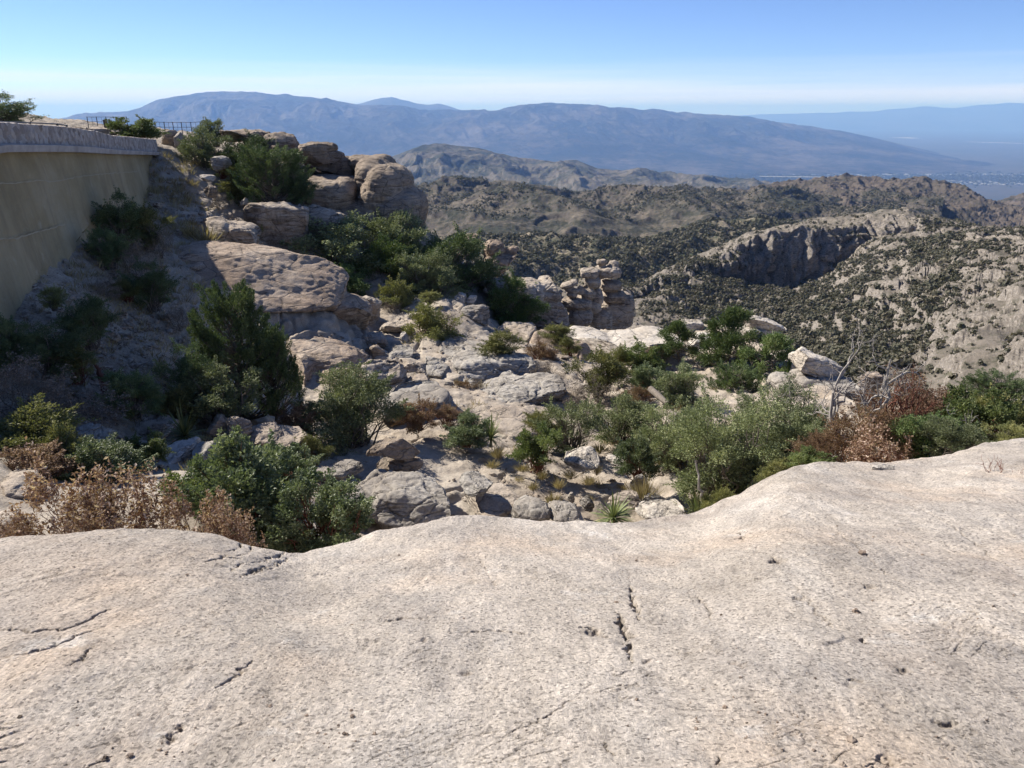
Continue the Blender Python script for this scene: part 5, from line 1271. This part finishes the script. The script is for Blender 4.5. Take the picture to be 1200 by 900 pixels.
def plant(key, u, v0, v1, wpx, label, name='shrub', cat='shrub', Y=None, group=None, deep=1.0, sink=.03):
    """stand a plant at pixel column u, crown top at row v0, foot at row v1, wpx wide"""
    pl_n[0] += 1; rr = random.Random(pl_n[0] * 7 + 3)
    if Y is None: Y = ground_at(u, v1)
    s, r1 = sr(u, v1); _, r0 = sr(u, v0); x = float(s * Y); zb = float(r1 * Y); H = float((r0 - r1) * Y); Wd = wpx * mpp((v0 + v1) / 2, Y)
    o = empty(name, (x, Y, zb - sink * H), label, cat, group); o.scale = (Wd, Wd * deep, H * (1 + sink)); o.rotation_euler = (0, 0, rr.uniform(0, 6.28))
    me, mw, top, wood = KIND[key]
    link(top, me, o); link(wood, mw, o)
    return o
T = dict(name='tree', cat='tree')
# ---- hilltop
GH = 'bushes and small trees on the hilltop'
plant('dark2', 0, 110, 152, 80, 'dark round tree rising behind the guard rail at the far left', Y=36, group=GH, **T)
plant('bright1', 163, 138, 170, 60, 'light green rounded bush behind the far end of the parapet', Y=42, group=GH)
plant('grey1', 240, 150, 204, 58, 'grey-green bush at the right of the hilltop path', Y=42, group=GH)
plant('oak1', 252, 140, 170, 32, 'small round bush peeping over the grey-green hilltop bush', Y=45, group=GH)
plant('dark1', 290, 160, 220, 76, 'dark green tree below the flat hilltop capstone', Y=43, group=GH, **T)
plant('jun2', 322, 172, 245, 92, 'broad dark juniper in front of the hilltop outcrop', name='juniper_tree', cat='tree', Y=40, group=GH)
plant('dark2', 352, 196, 240, 42, 'small dark bush at the right foot of the broad juniper', Y=40, group=GH)
plant('olive1', 279, 206, 236, 34, 'low olive bush left of the broad juniper', Y=39.5, group=GH)
plant('bright1', 307, 256, 298, 38, 'fresh green bush against the shaded ledge face', Y=37.5, group=GH)
plant('twig1', 330, 272, 304, 40, 'grey twiggy bush at the foot of the shaded ledge', Y=37, group=GH)
plant('twig2', 258, 224, 244, 20, 'small grey bush between the path stones', group=GH)
plant('olive2', 262, 187, 208, 26, 'low shrub under the hilltop bush beside the grey boulder', Y=40.5, group=GH)
plant('tuft', 240, 262, 288, 42, 'yellow grass patch at the edge of the wall shadow', name='grass_clump', cat='grass', Y=31, group=GH)
plant('tuft', 224, 258, 278, 24, 'smaller yellow grass patch nearer the shadow than the first', name='grass_clump', cat='grass', Y=31, group=GH)
# ---- oaks in the saddle
GO = 'oaks in the saddle below the hilltop cliff'
plant('oak1', 402, 254, 332, 118, 'big grey-green oak below the rounded hilltop cliff', Y=38, group=GO, **T)
plant('oak2', 462, 250, 318, 86, 'paler oak behind the saddle oaks, under the cliff', Y=40, group=GO, **T)
plant('dark1', 528, 272, 350, 108, 'darkest large oak at the right of the saddle', Y=40, group=GO, **T)
plant('darkg', 447, 280, 346, 62, 'mid green pointed oak in the middle of the saddle', Y=37, group=GO, **T)
plant('oak1', 490, 296, 352, 72, 'green oak left of the darkest oak', Y=36.5, group=GO, **T)
plant('darkg', 409, 311, 356, 56, 'round green bush at the left front of the saddle oaks', Y=35, group=GO)
plant('olive1', 468, 328, 376, 46, 'yellowish small bush in front of the saddle oaks', Y=34, group=GO)
plant('grey1', 508, 318, 354, 56, 'greyish bush at the foot of the darkest oak', Y=36, group=GO)
plant('twig1', 460, 352, 380, 34, 'grey twiggy bush above the domed boulder', Y=33, group=GO)
plant('olive1', 505, 342, 356, 26, 'tiny green bush on the pale rim below the saddle oaks', group=GO)
plant('dark2', 560, 296, 345, 48, 'dark oak bough hanging at the right end of the saddle', Y=42, group=GO)
# ---- pines and bushes of the middle slope
GP = 'pines on the slope and rim'
plant('darkg', 609, 326, 388, 66, 'dense round bushy pine against the blocky outcrop', name='pine_tree', cat='pine tree', Y=39, group=GP)
plant('pine2', 793, 378, 434, 52, 'slender pine with bare trunk before the white slab', name='pine_tree', cat='pine tree', Y=32, group=GP)
plant('pine3', 849, 362, 446, 76, 'tallest pine on the canyon rim', name='pine_tree', cat='pine tree', Y=31, group=GP)
plant('pine3', 903, 392, 470, 80, 'broad dark pine right of the tallest rim pine', name='pine_tree', cat='pine tree', Y=29, group=GP)
plant('jun2', 858, 428, 480, 64, 'dark young pine at the foot of the tallest rim pine', name='pine_tree', cat='pine tree', Y=27, group=GP)
GM = 'shrubs among the rocks of the middle slope'
plant('olive2', 508, 356, 412, 64, 'olive shrub mixed with grey twigs beside the rim stones', Y=30, group=GM)
plant('twig2', 525, 362, 410, 48, 'grey bare shrub leaning behind the olive shrub', Y=30.6, group=GM)
plant('olive1', 582, 388, 422, 56, 'low olive shrub growing on the grey layered sheet', Y=28, group=GM)
plant('olive1', 652, 381, 404, 36, 'small olive shrub left of the white slab', group=GM, Y=32)
plant('olive2', 668, 395, 417, 30, 'smaller olive shrub just below the one by the white slab', group=GM, Y=30.5)
plant('rusto', 633, 402, 432, 36, 'brownish dry shrub above the humped grey rock', group=GM, Y=29)
plant('twig1', 640, 424, 452, 44, 'grey dry shrub above the right end of the humped rock', group=GM, Y=26.5)
plant('twig2', 524, 428, 446, 24, 'small dark twiggy plant on the layered sheet', group=GM, Y=26.5)
plant('rust1', 543, 446, 464, 30, 'small rust-brown shrub left of the humped rock', group=GM, Y=24)
plant('twig1', 557, 444, 462, 22, 'little dark shrub beside the small rust-brown one', group=GM, Y=24)
plant('olive1', 700, 413, 464, 64, 'olive green shrub right of the humped grey rock', group=GM, Y=24.5)
plant('bright1', 752, 404, 446, 50, 'yellow-green shrub below the white slab', group=GM, Y=27)
plant('olive2', 722, 405, 440, 34, 'dull green shrub above the olive shrub by the humped rock', group=GM, Y=27)
plant('oak1', 797, 432, 480, 58, 'green oak shrub with a visible pale stem', group=GM, Y=23.5)
plant('bright2', 762, 428, 462, 48, 'low yellowish shrub left of the oak shrub with the pale stem', group=GM, Y=25)
plant('grey2', 664, 466, 526, 82, 'loose grey-green shrub behind the rounded bright bush', group=GM, Y=18.5)
plant('grey1', 732, 464, 520, 78, 'wide grey-green shrub in the middle of the thicket', group=GM, Y=19.5)
plant('twig2', 690, 440, 482, 60, 'bare grey shrub under the olive green shrub', group=GM, Y=22)
plant('rusto', 745, 452, 480, 34, 'thin orange-brown shrub inside the thicket', group=GM, Y=20.5)
plant('bright1', 629, 502, 549, 56, 'rounded bright green bush casting a dark shadow to the right', group=GM, Y=16.2)
plant('bright2', 746, 510, 558, 56, 'bright green bush with reddish sprigs at the thicket edge', group=GM, Y=15.6)
plant('olive1', 638, 482, 512, 44, 'yellow-green bush left of the loose grey-green shrub', group=GM, Y=18.6)
plant('big1', 846, 478, 586, 146, 'largest grey-green oak of the thicket, above its bare trunk', group=GM, Y=14.8, **T)
plant('big2', 908, 460, 552, 118, 'green round oak right of the largest thicket oak', group=GM, Y=17, **T)
plant('big1', 788, 476, 546, 92, 'grey-green oak left of the largest thicket oak', group=GM, Y=17.6, **T)
plant('oak2', 872, 528, 590, 80, 'dark lower bush under the largest thicket oak', group=GM, Y=14.8)
plant('oak1', 930, 492, 556, 74, 'dense green bush at the right end of the thicket', group=GM, Y=15)
plant('bright1', 947, 528, 556, 52, 'low fresh green bush at the ledge, right of the thicket', group=GM, Y=12)
plant('olive1', 905, 538, 572, 46, 'small green bush peeping over the ledge below the thicket', group=GM, Y=12.5)
plant('olive2', 838, 572, 606, 44, 'low weed bush behind the ledge by the oak trunk', group=GM, Y=13.4)
# ---- dry thicket on the right
GR = 'dry and green shrubs at the right of the ledge'
plant('rusto', 962, 508, 552, 62, 'orange-brown low shrub left in the dry thicket', group=GR, Y=12.5)
plant('rusto', 1012, 476, 556, 92, 'tall orange-brown dry shrub beside the dead tree', group=GR, Y=12.4)
plant('red1', 1050, 446, 528, 120, 'large open reddish dry shrub in the middle of the thicket', group=GR, Y=14)
plant('red2', 1095, 456, 526, 80, 'reddish dry shrub right of the large open one', group=GR, Y=14.6)
plant('tan2', 1018, 500, 556, 74, 'pale withered shrub low in front of the tall orange one', group=GR, Y=11.6)
plant('darkg', 1078, 482, 546, 100, 'dark green shrub under the reddish branches', group=GR, Y=12.2)
plant('bright1', 1128, 456, 530, 84, 'yellow-green shrub right of the reddish ones', group=GR, Y=13.2)
plant('olive1', 1168, 462, 528, 84, 'olive shrub turning yellow near the right edge', group=GR, Y=13.4)
plant('oak2', 1112, 494, 542, 70, 'green bush at the ledge under the yellow-green shrub', group=GR, Y=11.6)
plant('jun2', 1165, 440, 480, 76, 'dark juniper behind the yellowing olive shrub', group=GR, name='juniper_tree', cat='tree', Y=17)
plant('olive2', 1212, 478, 526, 70, 'low dull shrub cut off by the right edge', group=GR, Y=13.4)
plant('olive1', 1180, 500, 528, 60, 'low yellow shrub on the ledge rim near the right edge', group=GR, Y=11.8)
# ---- left: junipers, oaks and manzanita
GL = 'shrubs on the left of the slope'
plant('jun1', 283, 336, 492, 126, 'tall dark juniper standing at the edge of the wall shadow', name='juniper_tree', cat='tree', Y=17.2, group=GL)
plant('jun2', 324, 388, 486, 62, 'dark right-hand shoulder of juniper beside the tall one', name='juniper_tree', cat='tree', Y=17.6, group=GL)
plant('grey1', 258, 430, 494, 96, 'pale grey-green shrub in front of the tall juniper', Y=15.6, group=GL)
plant('olive1', 218, 452, 500, 54, 'yellowish shrub above the spiky yucca', Y=15.2, group=GL)
plant('oakn', 415, 437, 528, 114, 'round sage-grey oak shrub above the balanced rock', Y=17.2, group=GL)
plant('olive2', 370, 508, 545, 46, 'thin straggly shrub left of the balanced rock', Y=14.6, group=GL)
plant('rust1', 346, 478, 508, 46, 'low rust-coloured shrub left of the sage-grey oak', Y=16.4, group=GL)
plant('rust1', 487, 468, 502, 50, 'rust-coloured shrub right of the sage-grey oak', Y=18, group=GL)
plant('rusto', 524, 477, 500, 42, 'yellow-rust shrub above the low bright green bush', Y=18.3, group=GL)
plant('bright2', 547, 488, 522, 58, 'low bright green cushion bush on the pale rock', Y=17.2, group=GL)
plant('manz2', 300, 520, 640, 150, 'large glossy green manzanita behind the ledge', Y=8.6, group=GL)
plant('manz1', 378, 566, 652, 122, 'green manzanita sprawling right of the large glossy one', Y=8.2, group=GL)
plant('manz1', 335, 528, 590, 90, 'upper green manzanita between the large one and the balanced rock', Y=9.8, group=GL)
plant('bright1', 232, 548, 610, 84, 'green manzanita left of the large glossy one', Y=9.2, group=GL)
plant('bright2', 128, 515, 566, 92, 'bright green manzanita below the tall pointed rock', Y=10.6, group=GL)
plant('bright1', 176, 512, 542, 50, 'small green sprigs above the cracked pale slab', Y=11.8, group=GL)
plant('olive2', 34, 474, 548, 122, 'olive and reddish manzanita at the left edge', Y=11, group=GL)
plant('olive1', 84, 494, 548, 60, 'olive shrub right of the reddish manzanita at the left edge', Y=10.8, group=GL)
plant('rust1', 44, 526, 560, 88, 'low rust-brown undergrowth below the left manzanita', Y=10, group=GL)
plant('tan1', 80, 545, 650, 118, 'pale dead manzanita at the left, behind the ledge', Y=7.3, group=GL)
plant('tan2', 166, 540, 650, 130, 'tallest dead manzanita with curled tan leaves', Y=7.4, group=GL)
plant('tan1', 232, 574, 650, 88, 'dead manzanita between the tallest one and the green bushes', Y=7.2, group=GL)
plant('tan2', 282, 590, 655, 64, 'small dead manzanita against the large green one', Y=7.1, group=GL)
plant('tan1', 120, 580, 652, 90, 'dead manzanita between the two tall dry ones, leaning low', Y=6.9, group=GL)
plant('tan2', 30, 600, 652, 70, 'dry dead sprigs at the far left of the ledge', Y=7.0, group=GL)
# ---- shaded slope under the wall
GS = 'dark shrubs on the shaded slope under the wall'
sh = [('dark2', 143, 218, 285, 70, 'dark shrub against the right end of the wall face'), ('olive1', 176, 232, 290, 56, 'shrub right of the one at the wall end, in shade'), ('dark1', 128, 262, 312, 54, 'dark shrub under the wall end shrubs'),
      ('twig1', 164, 272, 330, 60, 'grey shrub below the wall end, in shade'), ('dark2', 178, 298, 360, 64, 'dark shrub left of the great slanting slab, in shade'), ('olive2', 152, 322, 352, 40, 'small shrub beside the dark shrub by the slab'),
      ('dark1', 106, 342, 404, 68, 'dark shrub in the middle of the shaded slope'), ('olive1', 66, 332, 362, 34, 'small shrub close under the wall foot'), ('twig2', 128, 318, 346, 42, 'small grey shrub on the shaded gravel'),
      ('dark2', 58, 372, 440, 104, 'wide dark shrub in the shade below the wall foot'), ('dark1', 8, 362, 436, 76, 'dark shrub in the shade at the left edge'), ('twig1', 30, 408, 480, 120, 'large grey dry shrub in the shade at the left edge'),
      ('twig2', 112, 446, 490, 116, 'grey-brown dry shrub above the tall pointed rock'), ('dark1', 158, 428, 486, 84, 'dark bush below the pale scree'), ('olive2', 92, 400, 446, 50, 'olive shrub beside the brown stump, in shade'),
      ('dark2', 222, 392, 470, 70, 'dark bush in the shade left of the tall juniper'), ('bright1', 163, 452, 472, 18, 'single bright sprig in front of the dark bush'), ('twig1', 212, 356, 384, 50, 'low grey brush on the shaded slab'),
      ('twig2', 60, 440, 490, 90, 'brownish dry shrub above the left manzanita'), ('twig1', 190, 262, 300, 40, 'thin shrub at the shadow edge below the path')]
for k_, u_, a_, b_, w_, lab in sh: plant(k_, u_, a_ + (b_ - a_) * .14, b_, w_ * .86, lab, group=GS)
# ---- yuccas and grass
GY = 'yuccas'
plant('yucca', 217, 474, 520, 54, 'spiky green yucca in front of the pale grey-green shrub', name='yucca', cat='yucca', Y=13.6, group=GY)
plant('yucca', 719, 578, 614, 56, 'long-leaved yucca just behind the ledge', name='yucca', cat='yucca', Y=13.3, group=GY)
plant('yucca', 576, 484, 520, 34, 'upright narrow yucca right of the low cushion bush', name='yucca', cat='yucca', Y=17, group=GY)
GG = 'dry grass clumps in the gully'
plant('tuft', 752, 556, 590, 40, 'tall straw-coloured grass clump beside the egg-shaped stone', name='grass_clump', cat='grass', Y=14.3, group=GG)
plant('tuft2', 820, 570, 604, 50, 'greenish grass clump by the bare oak trunk', name='grass_clump', cat='grass', Y=13.8, group=GG)
tl = 'small dry grass tuft on the gully gravel'
for u_, v_ in ((648, 590), (655, 572), (635, 562), (583, 536), (578, 548), (612, 552), (690, 568), (700, 556), (668, 560), (702, 530), (690, 590), (625, 574)):
    rr = random.Random(int(u_ * v_)); plant('tuft', u_, v_ - rr.uniform(8, 15), v_, rr.uniform(14, 26), tl, name='grass_tuft', cat='grass', group='small dry grass tufts in the gully')

# ---- dead trees, twigs, stump
def dead_tree(name, label, cat, u, v0, v1, wpx, Y, seed, mat, depth=5, n0=3, spread=.9, r0=.03):
    paths, tips = twigs(seed, depth, n0, spread, r0); V, Fc = join_tubes(paths, 5)
    lo, hi = V.min(0), V.max(0); H = (float(sr(u, v0)[1]) - float(sr(u, v1)[1])) * Y; Wd = wpx * mpp((v0 + v1) / 2, Y)
    V[:, 0] *= Wd / (hi[0] - lo[0]); V[:, 1] *= Wd / (hi[1] - lo[1]); V[:, 2] *= H / hi[2]
    p = P(u, v1, Y); o = empty(name, tuple(p), label, cat)
    nt_ = sum(len(q) * 5 for q, r in paths[:1]); trunk = Fc[(Fc < nt_).all(1)]; rest = Fc[(Fc >= nt_).all(1)] - nt_
    link('trunk', mesh_np('trunk', V[:nt_], trunk, M[mat]), o); link('branches', mesh_np('branches', V[nt_:], rest, M[mat]), o)
    return o
dead_tree('dead_tree', 'grey leafless dead tree before the shaded rim cliff', 'tree', 984, 392, 545, 150, 13.2, 701, 'dead', 6, 3, 1.0, .03)
dead_tree('dead_tree', 'dark bare branches rising out of the reddish shrubs', 'tree', 1040, 408, 535, 100, 13.4, 702, 'redbark', 6, 4, .8, .028)
dead_tree('dead_branches', 'pale dead branches spreading left of the grey dead tree', 'branches', 945, 440, 500, 80, 17, 703, 'dead', 6, 5, 1.1, .02)
dead_tree('bare_twigs', 'bare dry twigs growing from a hollow on the ledge', 'twigs', 1170, 541, 577, 42, 7.1, 704, 'redbark', 3, 6, .6, .012)
f = P(823, 612, 13.5); o = empty('bare_oak_trunk', tuple(f), 'pale forked bare trunk of the largest thicket oak', 'sapling')  # trunk of the largest thicket oak, built as a separate object
rg = np.random.default_rng(5)
V, Fc = join_tubes([limb(rg, np.array([0, 0, -.1]), np.array([-.02, .1, .62]), .045, .03, .03, 7), limb(rg, np.array([-.02, .1, .60]), np.array([-.16, .3, 1.2]), .03, .018, .04, 6)], 7); link('stem', mesh_np('stem', V, Fc, M['dead']), o)
V, Fc = join_tubes([limb(rg, np.array([0, 0, .02]), np.array([.24, -.06, .30]), .035, .018, .06, 7)], 7); link('fork', mesh_np('fork', V, Fc, M['dead']), o)
Yk = ground_at(121, 452); f = P(121, 452, Yk); o = empty('stump', tuple(f), 'broken reddish brown stump on the shaded gravel', 'stump')
V, Fc = join_tubes([limb(rg, np.array([.05, 0, -.1]), np.array([0, 0, .22]), .09, .07, .03, 6), ], 8); link('bole', mesh_np('bole', V, Fc, M['redbark']), o)
V, Fc = join_tubes([limb(rg, np.array([0, 0, .18]), np.array([-.12, 0, .50]), .06, .015, .05, 5)], 7); link('splinter', mesh_np('splinter', V, Fc, M['redbark']), o)
f = P(770, 470, 20); 
V, Fc = join_tubes([(np.array([P(762, 466, 20.5), P(772, 475, 19.6), P(782, 484, 18.8)]) + [0, 0, .25], [.10, .09, .06])], 8)
tag(link('fallen_log', mesh_np('fallen_log', V, Fc, M['bark'])), 'grey fallen log lying in the thicket', 'log', None, 'thing')
# ---- loose stones: nobody could count them
rg = np.random.default_rng(21)
Vb, Fb = cube_sphere(3)
pts, szs = [], []
for (uc, vc, su, sv, n_, s0) in ((150, 400, 55, 60, 900, .10), (205, 230, 30, 25, 260, .13), (60, 370, 60, 50, 350, .09), (120, 510, 70, 14, 160, .07), (620, 562, 60, 20, 260, .055), (480, 400, 70, 22, 140, .10), (700, 545, 50, 25, 130, .06), (300, 515, 60, 14, 200, .06), (260, 270, 30, 22, 240, .12), (650, 420, 60, 20, 200, .1), (560, 490, 60, 24, 160, .05)):
    uu = rg.normal(uc, su, n_); vv = rg.normal(vc, sv, n_)
    for a, b in zip(uu, vv):
        if -40 < a < 960 and 180 < b < 606: pts.append((a, b)); szs.append(s0 * rg.lognormal(-.2, .5))
us_, vs_ = np.array(pts).T
Ys = np.exp(np.linspace(math.log(6.5), math.log(50), 360)); s_, r_ = sr(us_, vs_)
Zs = mid_z((s_[:, None] * Ys), np.broadcast_to(Ys, (len(s_), 360)).copy(), False)
hit = (r_[:, None] * Ys <= Zs); ok = hit.any(1); y = Ys[hit.argmax(1)]; x = s_ * y; z = mid_z(x, y)
szs = np.array(szs); k = ok; x, y, z, szs = x[k], y[k], z[k], szs[k]; m_ = len(x)
sc = szs[:, None] * rg.uniform(.55, 1.2, (m_, 3)) * np.array([1, 1, .6]) * .6
th = rg.uniform(0, 6.28, m_); B = Vb[None] * (1 + .22 * rg.normal(size=(m_, len(Vb), 1))) * sc[:, None]
ca, sa = np.cos(th)[:, None], np.sin(th)[:, None]
B = np.stack([B[..., 0] * ca - B[..., 1] * sa, B[..., 0] * sa + B[..., 1] * ca, B[..., 2]], -1) + np.stack([x, y, z + szs * .12], -1)[:, None]
Fa = (Fb[None] + (np.arange(m_) * len(Vb))[:, None, None]).reshape(-1, 4)
tag(link('loose_gravel', mesh_np('loose_gravel', B.reshape(-1, 3), Fa, M['granite'], False)), 'loose angular stones littering the slope', 'gravel', None, 'stuff')

# ---- thin dry grass and litter over the soil: nobody could count it
rg = np.random.default_rng(33); us_, vs_ = [], []
for (uc, vc, su, sv, n_) in ((150, 330, 70, 90, 900), (215, 215, 30, 26, 260), (640, 565, 80, 24, 420), (740, 500, 90, 40, 500), (480, 400, 80, 26, 220), (560, 430, 90, 30, 220), (100, 500, 90, 30, 260), (1060, 520, 80, 20, 200), (700, 420, 70, 16, 180), (320, 270, 40, 20, 140), (280, 510, 80, 14, 140)):
    us_ += list(rg.normal(uc, su, n_)); vs_ += list(rg.normal(vc, sv, n_))
us_, vs_ = np.array(us_), np.array(vs_); k = (us_ > -60) & (us_ < 1240) & (vs_ > 170) & (vs_ < 606); us_, vs_ = us_[k], vs_[k]
s_, r_ = sr(us_, vs_); Zs = mid_z((s_[:, None] * Ys), np.broadcast_to(Ys, (len(s_), 360)).copy(), False)
hit = (r_[:, None] * Ys <= Zs); k = hit.any(1); y = Ys[hit.argmax(1)][k]; x = s_[k] * y
k = soil_mask(x, y) > .42; x, y = x[k], y[k]; z = mid_z(x, y); m_ = len(x); nb = 16
h = rg.uniform(.10, .30, m_) * np.clip(y / 18, .8, 1.6); a = rg.uniform(0, 6.283, (m_, nb)); q = rg.random((m_, nb)) ** .7
b0 = np.stack([np.cos(a) * q * .3, np.sin(a) * q * .3, 0 * a - .05], -1) * h[:, None, None] + np.stack([x, y, z], -1)[:, None]
ax = unit(np.stack([np.cos(a) * q, np.sin(a) * q, rg.uniform(.5, 1.1, (m_, nb))], -1)); L = (h[:, None] * rg.uniform(.5, 1.1, (m_, nb))).ravel()
V, Fc, _ = leaves(rg, b0.reshape(-1, 3), ax.reshape(-1, 3), L, L * .06, None)
tag(link('dry_grass', mesh_np('dry_grass', V, Fc, LM['straw'], False, {'rnd': ('FACE', np.repeat(rg.random(m_), nb))})), 'thin dry grass scattered over the gravel', 'grass', None, 'stuff')

# ---- grit lying on the ledge
rg = np.random.default_rng(44); m_ = 300
uu = rg.uniform(-10, 1210, m_); vv = rg.uniform(560, 899, m_); B = []
cl_ = rg.random((14, 2)) * [1200, 300] + [0, 600]; k = rg.random(m_) < .6; pick = rg.integers(0, 14, m_)
uu[k] = cl_[pick[k], 0] + rg.normal(0, 40, k.sum()); vv[k] = np.clip(cl_[pick[k], 1] + rg.normal(0, 16, k.sum()), 560, 905)
Yg = np.linspace(1.2, 11, 700); s_, r_ = sr(uu, vv); X_ = s_[:, None] * Yg; Zg, Tg = ledge_z(X_, np.broadcast_to(Yg, X_.shape)); hit = r_[:, None] * Yg <= Zg
ok = hit.any(1) & (np.take_along_axis(Tg, hit.argmax(1)[:, None], 1)[:, 0] < .95); y = Yg[hit.argmax(1)][ok]; x = s_[ok] * y; m_ = len(x)
ii = np.searchsorted(rowsY, y); ii = np.clip(ii, 0, len(rowsY) - 1); jj = np.clip(np.round((x / (y + 1.6) / .86 + 1) / 2 * (len(cs) - 1)).astype(int), 0, len(cs) - 1); z = LZ[ii, jj]
sz = .0042 * rg.lognormal(0, .5, m_)
B = Vb[None] * (1 + .25 * rg.normal(size=(m_, len(Vb), 1))) * (sz[:, None] * rg.uniform(.6, 1.3, (m_, 3)) * [1, 1, .7])[:, None] + np.stack([x, y, z + sz * .3], -1)[:, None]
Fa = (Fb[None] + (np.arange(m_) * len(Vb))[:, None, None]).reshape(-1, 4)
tag(link('loose_grit', mesh_np('loose_grit', B.reshape(-1, 3), Fa, M['granite_pink'], False)), 'loose grit lying on the bare ledge', 'gravel', None, 'stuff')
